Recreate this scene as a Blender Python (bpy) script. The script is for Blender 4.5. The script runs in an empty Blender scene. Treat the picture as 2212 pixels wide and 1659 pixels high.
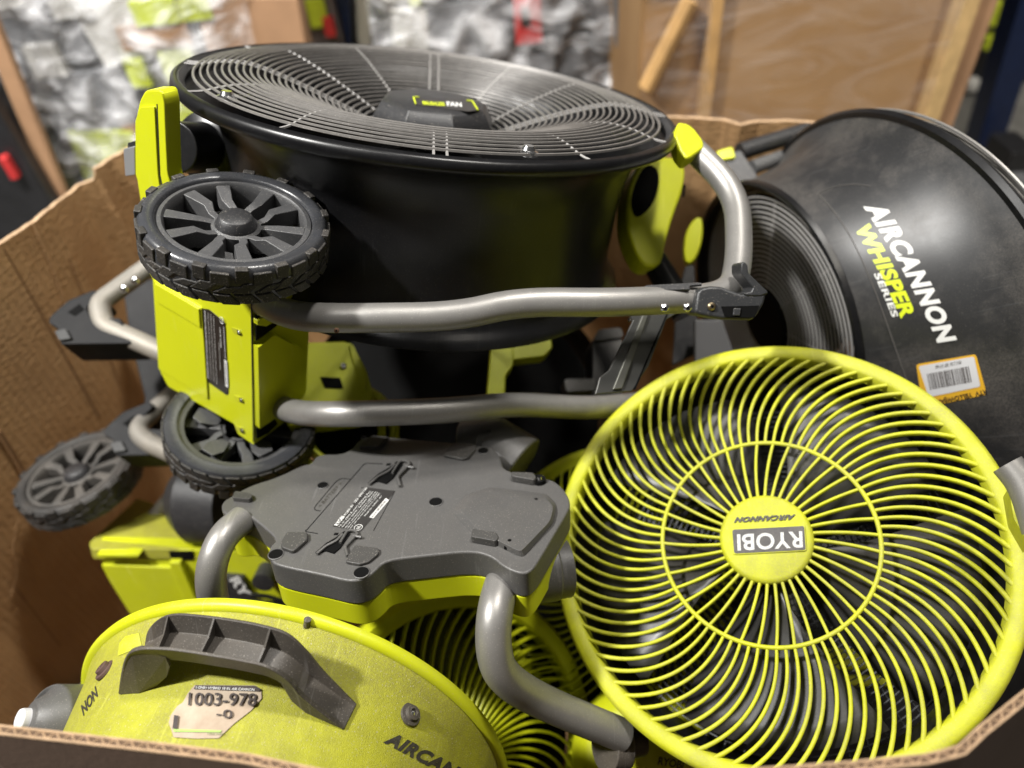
import bpy, bmesh, math, random
from mathutils import Vector, Matrix, geometry
random.seed(7)
S = bpy.context.scene
COL = S.collection
R = math.radians
PI = math.pi

# ------------------------------------------------------------------ camera
W, H, F = 2212.0, 1659.0, 2212 * 26 / 36.0
camd = bpy.data.cameras.new('camera'); cam = bpy.data.objects.new('camera', camd); COL.objects.link(cam)
CAMROT = Matrix.Rotation(R(45), 3, 'X') @ Matrix.Rotation(R(-6), 3, 'Z')
CAMLOC = Vector((0, 0, 1.65))
cam.matrix_world = Matrix.Translation(CAMLOC) @ CAMROT.to_4x4()
camd.lens = 26; camd.sensor_width = 36; camd.clip_start = .05; camd.clip_end = 60
camd.dof.use_dof = True; camd.dof.focus_distance = 0.74; camd.dof.aperture_fstop = 2.4
S.camera = cam
S.view_settings.view_transform = 'Standard'; S.view_settings.look = 'None'
S.view_settings.exposure = 0.12; S.view_settings.gamma = 1

# ------------------------------------------------------------------ light
wd = bpy.data.worlds.new('World'); S.world = wd; wd.use_nodes = True
bg = wd.node_tree.nodes['Background']; bg.inputs[0].default_value = (1, .97, .92, 1); bg.inputs[1].default_value = 0.06

def area(name, loc, target, size, power, col=(1, .98, .94), sy=None):
    l = bpy.data.lights.new(name, 'AREA'); l.size = size; l.energy = power; l.color = col
    if sy: l.shape = 'RECTANGLE'; l.size_y = sy
    o = bpy.data.objects.new(name, l); COL.objects.link(o)
    o.location = loc
    o.rotation_euler = (Vector(target) - Vector(loc)).to_track_quat('-Z', 'Y').to_euler()
    return o
area('ceiling_lamp_left', (-1.75, .45, 3.6), (0, .7, .9), .2, 150)
area('ceiling_lamp_right', (.9, 1.2, 4.2), (-.2, .9, .8), .28, 84, (1, .96, .9))
area('background_fill_left', (-.9, .5, 4.0), (-1.3, 2.6, .6), 1.0, 26).data.spread = R(75)  # added fill aimed at the wrapped pallets, narrow spread, no known fixture
area('background_fill_right', (1.8, .4, 4.0), (1.5, 2.5, .6), 1.0, 20, (1, .93, .82)).data.spread = R(75)  # added fill for the crate side of the background, no known fixture

# ------------------------------------------------------------------ projection helpers (photo coordinates 2212 x 1659)
def N(*v): return (CAMROT @ Vector(v)).normalized()
def RAY(px, py): return CAMROT @ Vector(((px - W / 2) / F, -(py - H / 2) / F, -1))
def V(px, py, d): return CAMLOC + RAY(px, py) * d
def onplane(P, n):
    def f(px, py, h=0):
        r = RAY(px, py); t = (P + n * h - CAMLOC).dot(n) / r.dot(n)
        return CAMLOC + r * t
    return f
def frame(o, z, xh):
    z = z.normalized(); x = (xh - z * xh.dot(z)).normalized(); y = z.cross(x)
    return Matrix(((x.x, y.x, z.x, o.x), (x.y, y.y, z.y, o.y), (x.z, y.z, z.z, o.z), (0, 0, 0, 1)))

# ------------------------------------------------------------------ materials
MATS = {}
def mat(name, col, rough=.5, metal=0, noise=0.0, nscale=30, col2=None, bump=0.0, bscale=200, dust=0.0, dcol=(.30, .24, .17), dscale=9, spec=.5, speck=0.0, rvar=.15, scratch=0.0):
    if name in MATS: return MATS[name]
    m = bpy.data.materials.new(name); m.use_nodes = True; nt = m.node_tree; b = nt.nodes['Principled BSDF']
    L = nt.links.new
    b.inputs['Roughness'].default_value = rough; b.inputs['Metallic'].default_value = metal
    b.inputs['Specular IOR Level'].default_value = spec
    tc = nt.nodes.new('ShaderNodeTexCoord'); src = tc.outputs['Object']
    def nz(scale, det=4, r=.6):
        n = nt.nodes.new('ShaderNodeTexNoise'); n.inputs['Scale'].default_value = scale; n.inputs['Detail'].default_value = det
        n.inputs['Roughness'].default_value = r; L(src, n.inputs['Vector']); return n.outputs['Fac']
    def ramp(x, a, c):
        mr = nt.nodes.new('ShaderNodeMapRange'); mr.inputs[1].default_value = a; mr.inputs[2].default_value = c
        L(x, mr.inputs[0]); return mr.outputs[0]
    def mix(f, a, c):
        mx = nt.nodes.new('ShaderNodeMix'); mx.data_type = 'RGBA'
        if isinstance(f, float): mx.inputs[0].default_value = f
        else: L(f, mx.inputs[0])
        for i, q in ((6, a), (7, c)):
            if isinstance(q, tuple): mx.inputs[i].default_value = (*q, 1)
            else: L(q, mx.inputs[i])
        return mx.outputs[2]
    def mul(a, k):
        q = nt.nodes.new('ShaderNodeMath'); q.operation = 'MULTIPLY'; L(a, q.inputs[0])
        if isinstance(k, (int, float)): q.inputs[1].default_value = k
        else: L(k, q.inputs[1])
        return q.outputs[0]
    c = tuple(col)
    if noise or col2:
        c2 = tuple(col2) if col2 else tuple(x * (1 - noise) for x in col)
        c = mix(ramp(nz(nscale), .35, .65), c, c2)
    if dust:
        f = mul(ramp(nz(dscale, 6, .7), .42, .68), dust)
        g = mul(ramp(nz(420, 2), .35, .6), 1.0)
        c = mix(mul(f, g), c, tuple(dcol))
        c = mix(mul(f, .45), c, tuple(dcol))
    if speck:
        f = mul(ramp(nz(700, 1), .66, .72), speck)
        c = mix(f, c, (.55, .5, .44))
    if scratch:
        for rot in ((.3, .8, .5), (1.2, .2, 2.1)):
            mp = nt.nodes.new('ShaderNodeMapping'); mp.inputs['Rotation'].default_value = rot; mp.inputs['Scale'].default_value = (260, 9, 14)
            L(src, mp.inputs['Vector']); n = nt.nodes.new('ShaderNodeTexNoise'); n.inputs['Scale'].default_value = 1; n.inputs['Detail'].default_value = 1
            L(mp.outputs[0], n.inputs['Vector'])
            c = mix(mul(mul(ramp(n.outputs['Fac'], .69, .73), ramp(nz(16, 2), .45, .6)), scratch), c, tuple(min(.7, q * 1.5 + .10) for q in col))
    if isinstance(c, tuple): b.inputs['Base Color'].default_value = (*c, 1)
    else: L(c, b.inputs['Base Color'])
    if rvar:
        mr = nt.nodes.new('ShaderNodeMapRange'); mr.inputs[3].default_value = max(0, rough - rvar); mr.inputs[4].default_value = min(1, rough + rvar)
        L(nz(14, 5, .7), mr.inputs[0]); L(mr.outputs[0], b.inputs['Roughness'])
    if bump:
        bp = nt.nodes.new('ShaderNodeBump'); bp.inputs['Strength'].default_value = bump; bp.inputs['Distance'].default_value = .001
        L(nz(bscale, 3), bp.inputs['Height']); L(bp.outputs[0], b.inputs['Normal'])
    MATS[name] = m; return m
LIME = mat('lime_plastic', (.60, .64, .012), scratch=0.4, rough=.42, noise=.08, nscale=12, bump=.12, bscale=900, dust=.10, dscale=14, dcol=(.35, .33, .12), speck=.25)
LIMEC = mat('lime_clean', (.60, .64, .012), scratch=0.25, rough=.36, noise=.05, nscale=8, bump=.06, bscale=700, speck=.12)
LIMED = mat('lime_scuffed', (.58, .60, .014), scratch=0.25, rough=.5, noise=.2, nscale=35, bump=.5, bscale=1300, dust=.45, dscale=11, dcol=(.33, .31, .12), speck=.2)
LIMEDUST = mat('lime_dusty', (.43, .43, .020), scratch=0.25, rough=.58, bump=.8, bscale=1000, dust=.7, dscale=3.2, dcol=(.17, .145, .06), noise=.15, nscale=60, speck=.5)
BLACK = mat('black_steel', (.007, .007, .008), scratch=0.08, rough=.33, noise=.3, bump=.04, bscale=900, spec=.45, speck=.04, rvar=.1)
BLACKD = mat('black_dusty', (.022, .022, .023), scratch=0.15, rough=.40, bump=.06, bscale=700, dust=.42, dcol=(.15, .135, .12), dscale=7, speck=.08, rvar=.12)
RUB = mat('tyre_rubber', (.046, .048, .054), .26, noise=.3, nscale=20, bump=.15, bscale=500, dust=.12, dscale=30, dcol=(.10, .09, .075), speck=.12)
RUBF = mat('tread_rubber', (.030, .028, .026), .55, noise=.3, bump=.5, bscale=600, dust=.3, dscale=20, dcol=(.11, .095, .08), speck=.5)
WPL = mat('wheel_plastic', (.078, .078, .080), .36, bump=.35, bscale=900, noise=.2, speck=.3)
WPLD = mat('wheel_plastic_dusty', (.055, .052, .048), .6, bump=.4, bscale=700, dust=.6, dcol=(.13, .115, .10), dscale=12)
SILV = mat('silver_tube', (.30, .29, .275), scratch=0.25, rough=.40, metal=.5, bump=.12, bscale=1100, noise=.08, nscale=60, speck=.5, rvar=.08)
SILVD = mat('silver_tube_dusty', (.24, .225, .20), .55, metal=.3, bump=.12, bscale=900, dust=.5, dcol=(.36, .32, .26))
CHROME = mat('screw_steel', (.7, .7, .7), .22, metal=1, rvar=.05)
WIRE = mat('coated_wire', (.19, .18, .17), .44, metal=.2, noise=.2, nscale=80, speck=.4)
WIREB = mat('black_wire', (.03, .03, .032), .4, metal=.2, noise=.2)
GREY = mat('grey_plastic', (.095, .093, .091), scratch=0.25, rough=.40, bump=.28, bscale=1100, noise=.15, nscale=9, dust=.2, dcol=(.17, .158, .14), dscale=5, speck=.25, rvar=.1)
GREYH = mat('handle_plastic', (.075, .066, .056), scratch=0.4, rough=.5, bump=.25, bscale=700, noise=.15, dust=.45, dcol=(.15, .125, .098), dscale=9, speck=.3)
DGREY = mat('dark_grey_plastic', (.028, .028, .030), .4, bump=.3, bscale=900, noise=.2, speck=.3)
VOID = mat('dark_hollow', (.004, .004, .004), .8, spec=.1, rvar=0)  # near-black, mainly puts the shade of holes and gaps into colour
LBL = mat('label_black', (.02, .017, .016), .35, rvar=.05)
WHT = mat('print_white', (.72, .72, .70), .5, rvar=0)
WHTW = mat('print_worn', (.68, .68, .66), .55, noise=.35, nscale=400, rvar=0)
PGREY = mat('print_grey', (.055, .05, .04), .5, noise=.5, nscale=300, rvar=0)
PLIME = mat('print_lime', (.62, .72, .02), .4, rvar=0)
PAPER = mat('sticker_paper', (.48, .40, .30), .6, col2=(.36, .27, .19), nscale=35, rvar=0, bump=.2, bscale=60)
PINK = mat('print_ink', (.045, .03, .025), .6, rvar=0, noise=.4, nscale=120)
ORNG = mat('sticker_amber', (.75, .42, .03), .45, rvar=0)
STW = mat('sticker_white', (.66, .66, .68), .45, rvar=0)
BLADE = mat('fan_blade', (.032, .031, .030), .42, noise=.3, nscale=15, bump=.1, bscale=500, dust=.3, dcol=(.10, .085, .07), dscale=10)

def cardboard(name, c1, c2, wave=0.0, wdir='X'):
    m = mat(name, c1, .75, col2=c2, nscale=6, bump=0, dust=.25, dcol=(.30, .2, .11), dscale=5, spec=.15)
    nt = m.node_tree; b = nt.nodes['Principled BSDF']; L = nt.links.new
    tc = nt.nodes.new('ShaderNodeTexCoord')
    wv = nt.nodes.new('ShaderNodeTexWave'); wv.bands_direction = 'Y'; wv.inputs['Scale'].default_value = 24; wv.inputs['Distortion'].default_value = 1.2
    wv.inputs['Detail'].default_value = 2
    nz = nt.nodes.new('ShaderNodeTexNoise'); nz.inputs['Scale'].default_value = 70; nz.inputs['Detail'].default_value = 4
    mp = nt.nodes.new('ShaderNodeMapping'); mp.inputs['Scale'].default_value = (1, 1, 2.6)
    L(tc.outputs['Object'], mp.inputs['Vector']); L(mp.outputs[0], nz.inputs['Vector']); L(tc.outputs['Object'], wv.inputs['Vector'])
    ad = nt.nodes.new('ShaderNodeMath'); ad.operation = 'MULTIPLY_ADD'; ad.inputs[1].default_value = wave
    L(wv.outputs['Fac'], ad.inputs[0]); L(nz.outputs['Fac'], ad.inputs[2])
    bp = nt.nodes.new('ShaderNodeBump'); bp.inputs['Strength'].default_value = .9; bp.inputs['Distance'].default_value = .0035
    L(ad.outputs[0], bp.inputs['Height']); L(bp.outputs[0], b.inputs['Normal'])
    return m
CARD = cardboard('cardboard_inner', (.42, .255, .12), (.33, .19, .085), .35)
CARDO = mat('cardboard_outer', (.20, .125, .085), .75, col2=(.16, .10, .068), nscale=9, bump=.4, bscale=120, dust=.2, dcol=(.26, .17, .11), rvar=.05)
CARDE = mat('cardboard_edge', (.52, .35, .21), .8, noise=.3, nscale=90, rvar=0, bump=.5, bscale=300)

# ------------------------------------------------------------------ object helpers
def link(o, parent=None):
    COL.objects.link(o)
    if parent is not None: o.parent = parent
    return o
def thing(name, label, cat, M=None, group=None):
    o = bpy.data.objects.new(name, None); link(o); o.empty_display_size = .05
    if M is not None: o.matrix_basis = M
    o['label'] = label; o['category'] = cat
    if group: o['group'] = group
    return o
def tag(o, label, cat, group=None):
    o['label'] = label; o['category'] = cat
    if group: o['group'] = group
    return o
WORLD_M = {}
def wm(o):
    M = o.matrix_basis.copy()
    while o.parent: o = o.parent; M = o.matrix_basis @ M
    return M
def obj(name, verts, faces, m, parent=None, world=False, bevel=0, bseg=2, smooth=40, solid=0, label=None, sub=0, mats=None, midx=None, soff=-1):
    me = bpy.data.meshes.new(name)
    if world and parent is not None:
        I = wm(parent).inverted(); verts = [I @ Vector(v) for v in verts]
    me.from_pydata([tuple(v) for v in verts], [], faces); me.validate()
    me.materials.append(m)
    if mats:
        for q in mats: me.materials.append(q)
    if midx:
        for p, i in zip(me.polygons, midx): p.material_index = i
    bm = bmesh.new(); bm.from_mesh(me)
    if not midx: bmesh.ops.remove_doubles(bm, verts=bm.verts, dist=1e-6)
    bmesh.ops.recalc_face_normals(bm, faces=bm.faces); bm.to_mesh(me); bm.free()
    if smooth:
        for p in me.polygons: p.use_smooth = True
        me.set_sharp_from_angle(angle=R(smooth))
    o = link(bpy.data.objects.new(name, me), parent)
    if solid:
        s = o.modifiers.new('s', 'SOLIDIFY'); s.thickness = solid; s.offset = soff
    if bevel:
        b = o.modifiers.new('b', 'BEVEL'); b.width = bevel; b.segments = bseg; b.limit_method = 'ANGLE'; b.angle_limit = R(35)
        b.harden_normals = True
    if sub:
        b = o.modifiers.new('u', 'SUBSURF'); b.levels = sub; b.render_levels = sub
    if label: o['label'] = label
    return o
class MB:
    def __init__(s): s.v = []; s.f = []
    def add(s, v, f, M=None):
        n = len(s.v)
        s.v += [M @ Vector(q) if M is not None else Vector(q) for q in v]; s.f += [tuple(i + n for i in q) for q in f]
        return s
    def box(s, c, d, M=None):
        x, y, z = [q / 2 for q in d]; c = Vector(c)
        v = [c + Vector((a * x, b * y, e * z)) for a in (-1, 1) for b in (-1, 1) for e in (-1, 1)]
        return s.add(v, [(0, 1, 3, 2), (4, 6, 7, 5), (0, 4, 5, 1), (2, 3, 7, 6), (0, 2, 6, 4), (1, 5, 7, 3)], M)
    def tube(s, pts, r, closed=False, seg=8, caps=True):
        v, f = tube(pts, r, closed, seg, caps); return s.add(v, f)
    def out(s, name, m, parent=None, **k): return obj(name, s.v, s.f, m, parent, **k)
def cr(pts, n=8, closed=False):
    P = [Vector(p) for p in pts]; out = []
    m = len(P)
    rng = range(m) if closed else range(m - 1)
    for i in rng:
        if closed: a, b, c, d = P[i - 1], P[i], P[(i + 1) % m], P[(i + 2) % m]
        else: a, b, c, d = P[max(i - 1, 0)], P[i], P[i + 1], P[min(i + 2, m - 1)]
        for k in range(n):
            t = k / n
            out.append(.5 * ((2 * b) + (c - a) * t + (2 * a - 5 * b + 4 * c - d) * t * t + (3 * b - a - 3 * c + d) * t ** 3))
    if not closed: out.append(P[-1])
    return out
def bend(pts, r, n=6):
    """polyline with rounded bends"""
    P = [Vector(p) for p in pts]; out = [P[0]]
    for i in range(1, len(P) - 1):
        a, b, c = P[i - 1], P[i], P[i + 1]
        d1 = min(r, (a - b).length * .48); d2 = min(r, (c - b).length * .48)
        s = b + (a - b).normalized() * d1; e = b + (c - b).normalized() * d2
        for k in range(n + 1):
            t = k / n; out.append(s * (1 - t) ** 2 + b * 2 * t * (1 - t) + e * t * t)
    out.append(P[-1]); return out
def tube(pts, r, closed=False, seg=8, caps=True):
    P = [Vector(p) for p in pts]; n = len(P); v = []; f = []
    T = []
    for i in range(n):
        a = P[i - 1] if (i > 0 or closed) else P[i]; b = P[(i + 1) % n] if (i < n - 1 or closed) else P[i]
        T.append((b - a).normalized())
    u = T[0].orthogonal().normalized()
    for i in range(n):
        u = (u - T[i] * u.dot(T[i])).normalized(); w = T[i].cross(u)
        rr = r[i] if isinstance(r, (list, tuple)) else r
        for k in range(seg):
            a = 2 * PI * k / seg; v.append(P[i] + (u * math.cos(a) + w * math.sin(a)) * rr)
    for i in range(n if closed else n - 1):
        j = (i + 1) % n
        for k in range(seg):
            l = (k + 1) % seg; f.append((i * seg + k, i * seg + l, j * seg + l, j * seg + k))
    if caps and not closed:
        f.append(tuple(range(seg))[::-1]); f.append(tuple((n - 1) * seg + k for k in range(seg)))
    return v, f
def lathe(prof, seg=96, a0=0, a1=2 * PI, close=False):
    v = []; f = []; full = abs(a1 - a0 - 2 * PI) < 1e-6
    ns = seg if full else seg + 1; m = len(prof)
    for i in range(ns):
        a = a0 + (a1 - a0) * i / seg
        for r, z in prof: v.append(Vector((r * math.cos(a), r * math.sin(a), z)))
    for i in range(seg):
        j = (i + 1) % ns
        for k in range(m if close else m - 1):
            l = (k + 1) % m
            f.append((i * m + k, j * m + k, j * m + l, i * m + l))
    return v, f
def circ(r, z, n=96, a0=0.0): return [Vector((r * math.cos(a0 + 2 * PI * k / n), r * math.sin(a0 + 2 * PI * k / n), z)) for k in range(n)]
def chaikin(p, n=2):
    for _ in range(n):
        q = []
        for i in range(len(p)):
            a, b = p[i], p[(i + 1) % len(p)]
            q.append((a[0] * .75 + b[0] * .25, a[1] * .75 + b[1] * .25)); q.append((a[0] * .25 + b[0] * .75, a[1] * .25 + b[1] * .75))
        p = q
    return p
def roundc(p, r=6, n=4):
    """round polygon corners by radius r (2d)"""
    out = []
    m = len(p)
    for i in range(m):
        a, b, c = Vector(p[i - 1]), Vector(p[i]), Vector(p[(i + 1) % m])
        d1 = min(r, (a - b).length * .45); d2 = min(r, (c - b).length * .45)
        s = b + (a - b).normalized() * d1; e = b + (c - b).normalized() * d2
        for k in range(n + 1):
            t = k / n; q = s * (1 - t) ** 2 + b * 2 * t * (1 - t) + e * t * t
            out.append((q.x, q.y))
    return out
def slab(name, pl, poly, h0, h1, m, parent, **k):
    """prism whose outline lies on the plane function pl, between heights h0 (front) and h1 along the plane normal"""
    P = [pl(x, y, 0) for x, y in poly]
    n = (pl(0, 0, 1e0) - pl(0, 0, 0));  # not parallel to the normal, recomputed below
    n = pl.n
    v = [p + n * h0 for p in P] + [p + n * h1 for p in P]; c = len(P)
    f = [tuple(range(c)), tuple(range(2 * c - 1, c - 1, -1))] + [(i, c + i, c + (i + 1) % c, (i + 1) % c) for i in range(c)]
    return obj(name, v, f, m, parent, world=True, **k)
class Plane:
    def __init__(s, P, n):
        s.P = P; s.n = n.normalized()
        if s.n.dot(CAMLOC - P) < 0: s.n = -s.n
        s.f = onplane(P, s.n)
    def __call__(s, px, py, h=0): return s.f(px, py, h)
class Cone:
    """outer skin of a lathed drum; returns the point where a sight line meets it"""
    def __init__(s, M, prof, sh=None): s.M = M; s.I = M.inverted(); s.p = prof; s.sh = sh or (lambda z: Vector((0, 0, 0)))
    def rad(s, z):
        for (r0, z0), (r1, z1) in zip(s.p, s.p[1:]):
            if min(z0, z1) <= z <= max(z0, z1): return r0 + (r1 - r0) * (z - z0) / (z1 - z0 or 1)
        return None
    def __call__(s, px, py, h=0):
        d = RAY(px, py); last = None; t = .25
        while t < 2.2:
            q = s.I @ (CAMLOC + d * t); q = q - s.sh(q.z); R_ = s.rad(q.z)
            if R_ is not None:
                g = math.hypot(q.x, q.y) - R_ - h
                if last is not None and last > 0 >= g:
                    a, b = t - .004, t
                    for _ in range(24):
                        mm = (a + b) / 2; q = s.I @ (CAMLOC + d * mm); q = q - s.sh(q.z); R_ = s.rad(q.z) or 0
                        if math.hypot(q.x, q.y) - R_ - h > 0: a = mm
                        else: b = mm
                    return CAMLOC + d * b
                last = g
            else: last = None
            t += .004
        return None
_tc = {}
def textmesh(s, bold=0.0, shear=0.0, space=1.0):
    key = (s, bold, shear, space)
    if key in _tc: return _tc[key]
    c = bpy.data.curves.new('t', 'FONT'); c.body = s; c.size = 1; c.offset = bold; c.shear = shear; c.space_character = space; c.resolution_u = 4
    o = bpy.data.objects.new('t', c); COL.objects.link(o); dg = bpy.context.evaluated_depsgraph_get()
    me = bpy.data.meshes.new_from_object(o.evaluated_get(dg)); bpy.data.objects.remove(o)
    v = [(q.co.x, q.co.y) for q in me.vertices]; f = [tuple(p.vertices) for p in me.polygons]
    x0 = min(a for a, _ in v); x1 = max(a for a, _ in v); y0 = min(b for _, b in v); y1 = max(b for _, b in v)
    v = [((a - x0) / (x1 - x0), (b - y0) / (y1 - y0)) for a, b in v]
    _tc[key] = (v, f); bpy.data.meshes.remove(me); return v, f
def text(name, s, surf, p0, p1, p2, m, parent, h=.0008, bold=.0, shear=0.0, space=1.0, curve=0.0, label=None, cut=0):
    """p0 baseline start, p1 baseline end, p2 top left"""
    v, f = textmesh(s, bold, shear, space); out = []
    if cut:
        bm = bmesh.new(); vs = [bm.verts.new((a, b, 0)) for a, b in v]
        for q in f:
            try: bm.faces.new([vs[i] for i in q])
            except ValueError: pass
        bmesh.ops.subdivide_edges(bm, edges=[e for e in bm.edges if e.calc_length() > .05], cuts=cut)
        bmesh.ops.triangulate(bm, faces=bm.faces); bm.verts.ensure_lookup_table(); bm.verts.index_update()
        v = [(q.co.x, q.co.y) for q in bm.verts]; f = [tuple(x.index for x in q.verts) for q in bm.faces]; bm.free()
    ux, uy = p1[0] - p0[0], p1[1] - p0[1]; wx, wy = p2[0] - p0[0], p2[1] - p0[1]
    for a, b in v:
        cx = curve * 4 * a * (1 - a)
        q = surf(p0[0] + ux * a + wx * (b + cx), p0[1] + uy * a + wy * (b + cx), h)
        out.append(q if q is not None else None)
    f = [q for q in f if all(out[i] is not None for i in q)]
    out = [q if q is not None else CAMLOC for q in out]
    used = sorted({i for q in f for i in q}); ix = {i: k for k, i in enumerate(used)}
    return obj(name, [out[i] for i in used], [tuple(ix[i] for i in q) for q in f], m, parent, world=True, smooth=0, label=label)
def decal(name, surf, poly, m, parent, h=.0006, cuts=0, label=None, wob=0):
    bm = bmesh.new(); vs = [bm.verts.new((x, y, 0)) for x, y in poly]; bm.faces.new(vs)
    bmesh.ops.triangulate(bm, faces=bm.faces)
    for _ in range(cuts): bmesh.ops.subdivide_edges(bm, edges=[e for e in bm.edges if e.calc_length() > 12], cuts=1); bmesh.ops.triangulate(bm, faces=bm.faces)
    bm.verts.index_update(); bm.verts.ensure_lookup_table()
    v = [surf(q.co.x, q.co.y, h + wob * (math.sin(q.co.x * .13) + math.sin(q.co.y * .11 + q.co.x * .05))) for q in bm.verts]
    f = [tuple(x.index for x in q.verts) for q in bm.faces]; bm.free()
    f = [q for q in f if all(v[i] is not None for i in q)]; v = [q if q is not None else CAMLOC for q in v]
    used = sorted({i for q in f for i in q}); ix = {i: k for k, i in enumerate(used)}
    return obj(name, [v[i] for i in used], [tuple(ix[i] for i in q) for q in f], m, parent, world=True, smooth=60, label=label)
def screw(parent, P, n, r=.004, m=None, name='screw', h=.003):
    M = frame(P, n, N(1, 0, 0)); v, f = lathe([(0, h), (r * .6, h), (r, h * .4), (r, -h)], 16)
    v = [M @ q for q in v]
    # hexagonal recess suggested by a small raised ring
    o = obj(name, v, f, m or CHROME, parent, world=True)
    v, f = lathe([(0, h + .0003), (r * .38, h + .0003), (r * .38, h - .001)], 6); v = [M @ q for q in v]
    obj('socket', v, f, VOID, o if parent.parent is None else parent, world=True, smooth=0)
    return o
def disc(name, surf, px, py, r, m, parent, h=.0006, seg=20, ratio=None):
    M = frame(surf(px, py, h), surf.n, N(1, 0, 0)); v = [M @ q for q in circ(r, 0, seg)] + [M @ q for q in circ(r * .92, -.0035, seg)]
    return obj(name, v, [tuple(range(seg))], m, parent, world=True, smooth=0)

# ================================================================== STRUCTURE: floor
FL = mat('concrete_floor', (.22, .215, .20), .55, noise=.35, nscale=5, bump=.2, bscale=60, rvar=.2)
fl = obj('floor', [(-12, -4, 0), (12, -4, 0), (12, 16, 0), (-12, 16, 0)], [(0, 1, 2, 3)], FL, smooth=0); fl['kind'] = 'structure'

# ================================================================== CARDBOARD BOX
def G(px, py, z):
    r = RAY(px, py); t = (z - CAMLOC.z) / r.z; return CAMLOC + r * t
RZ = 1.02
box = thing('cardboard_box', 'large open brown cardboard gaylord box with torn rim holding the pile of fans', 'cardboard box', Matrix.Translation((0, .75, 0)))
box_floor = obj('base_panel', [(-.95, .1, .14), (1.0, .1, .14), (1.0, 1.5, .14), (-.95, 1.5, .14)], [(0, 1, 2, 3)], CARD, box, world=True, smooth=0)
def wall(pts, name, m=CARD, th=.008, flute=False, zb=.14, seed=1, ragged=.0, lean=0.0):
    """pts: rim points (x,y,z) listed so that the inside of the box is to the right-hand side"""
    rnd = random.Random(seed); P = []
    for a, b in zip(pts, pts[1:]):
        a = Vector(a); b = Vector(b); n = max(2, int((b - a).length / .012))
        for i in range(n): P.append(a.lerp(b, i / n))
    P.append(Vector(pts[-1]))
    w = 0
    top = []
    for p in P:
        w = w * .75 + rnd.uniform(-1, 1) * ragged; top.append(p + Vector((0, 0, w)))
    n = len(P); v = []; f = []
    nor = []
    for i in range(n):
        d = (P[min(i + 1, n - 1)] - P[max(i - 1, 0)]); d.z = 0; nor.append(Vector((d.y, -d.x, 0)).normalized())
    for i in range(n):
        for q, off in ((top[i], 0), (top[i], th)):
            v.append(q + nor[i] * off); v.append(Vector((q.x, q.y - lean, zb)) + nor[i] * off)
    for i in range(n - 1):
        a = i * 4; b = a + 4
        f += [(a, b, b + 1, a + 1), (a + 2, a + 3, b + 3, b + 2), (a, a + 2, b + 2, b)]
    f += [(0, 1, 3, 2)]; f += [(4 * n - 4, 4 * n - 2, 4 * n - 1, 4 * n - 3)]
    mi = []
    for i in range(n - 1): mi += [0, 0, 1]
    mi += [1, 1]
    o = obj(name, v, f, m, box, world=True, smooth=0, mats=[CARDE if not flute else VOIDC], midx=mi)
    if flute:
        mb = MB()
        # liner edges and zig-zag flute between them
        L = 0; pts2 = cr(top, 1); s = 0
        for off in (0.0008, th - .0008):
            mb.tube([top[i] + nor[i] * off + Vector((0, 0, .0006)) for i in range(n)], .0011, seg=5)
        z = []; 
        for i in range(n - 1):
            for k in range(4):
                q = top[i].lerp(top[i + 1], k / 4); ph = (i * 4 + k) % 4
                z.append(q + nor[i] * (th * (.16, .5, .84, .5)[ph]) + Vector((0, 0, .0004)))
        mb.tube(z, .0008, seg=4)
        mb.out('corrugated_edge', CARDE, box, world=True)
    return o
VOIDC = mat('cardboard_dark', (.10, .06, .035), .9, rvar=0)
def g(px, py, z=RZ): return tuple(G(px, py, z))
# left wall (world side -x), far corner to near
lw = [g(345, 300, 1.03), g(325, 312, 1.03), g(270, 322, 1.03), g(232, 345, 1.02), g(205, 365, 1.02), g(203, 390, 1.0), g(170, 402, 1.0), g(150, 420, 1.0), g(100, 458), g(50, 495), g(0, 532), (-1.0, .72, 1.0), (-.98, .5, 1.0)]
wall(lw, 'left_wall', ragged=.0018, seed=3)
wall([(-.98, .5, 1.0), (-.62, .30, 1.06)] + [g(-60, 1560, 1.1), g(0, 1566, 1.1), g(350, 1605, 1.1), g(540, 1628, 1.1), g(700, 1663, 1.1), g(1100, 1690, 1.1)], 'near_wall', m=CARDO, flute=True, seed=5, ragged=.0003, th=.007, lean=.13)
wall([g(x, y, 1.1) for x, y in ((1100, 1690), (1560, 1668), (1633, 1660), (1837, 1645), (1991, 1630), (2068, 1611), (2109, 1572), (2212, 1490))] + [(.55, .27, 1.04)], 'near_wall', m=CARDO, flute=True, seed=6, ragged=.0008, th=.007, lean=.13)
wall([(.55, .27, 1.04), (.62, .32, .75), (1.0, .62, .62), (.95, 1.0, .62), (.86, 1.12, .70), g(1890, 285, .95), g(1860, 272), g(1830, 267), g(1700, 265, 1.02), g(1640, 264), g(1600, 272), g(1560, 262), g(1430, 254), (0, 1.36, 1.03), (-.4, 1.42, 1.03), g(345, 300, 1.03)], 'back_wall', ragged=.0012, seed=8)
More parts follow.
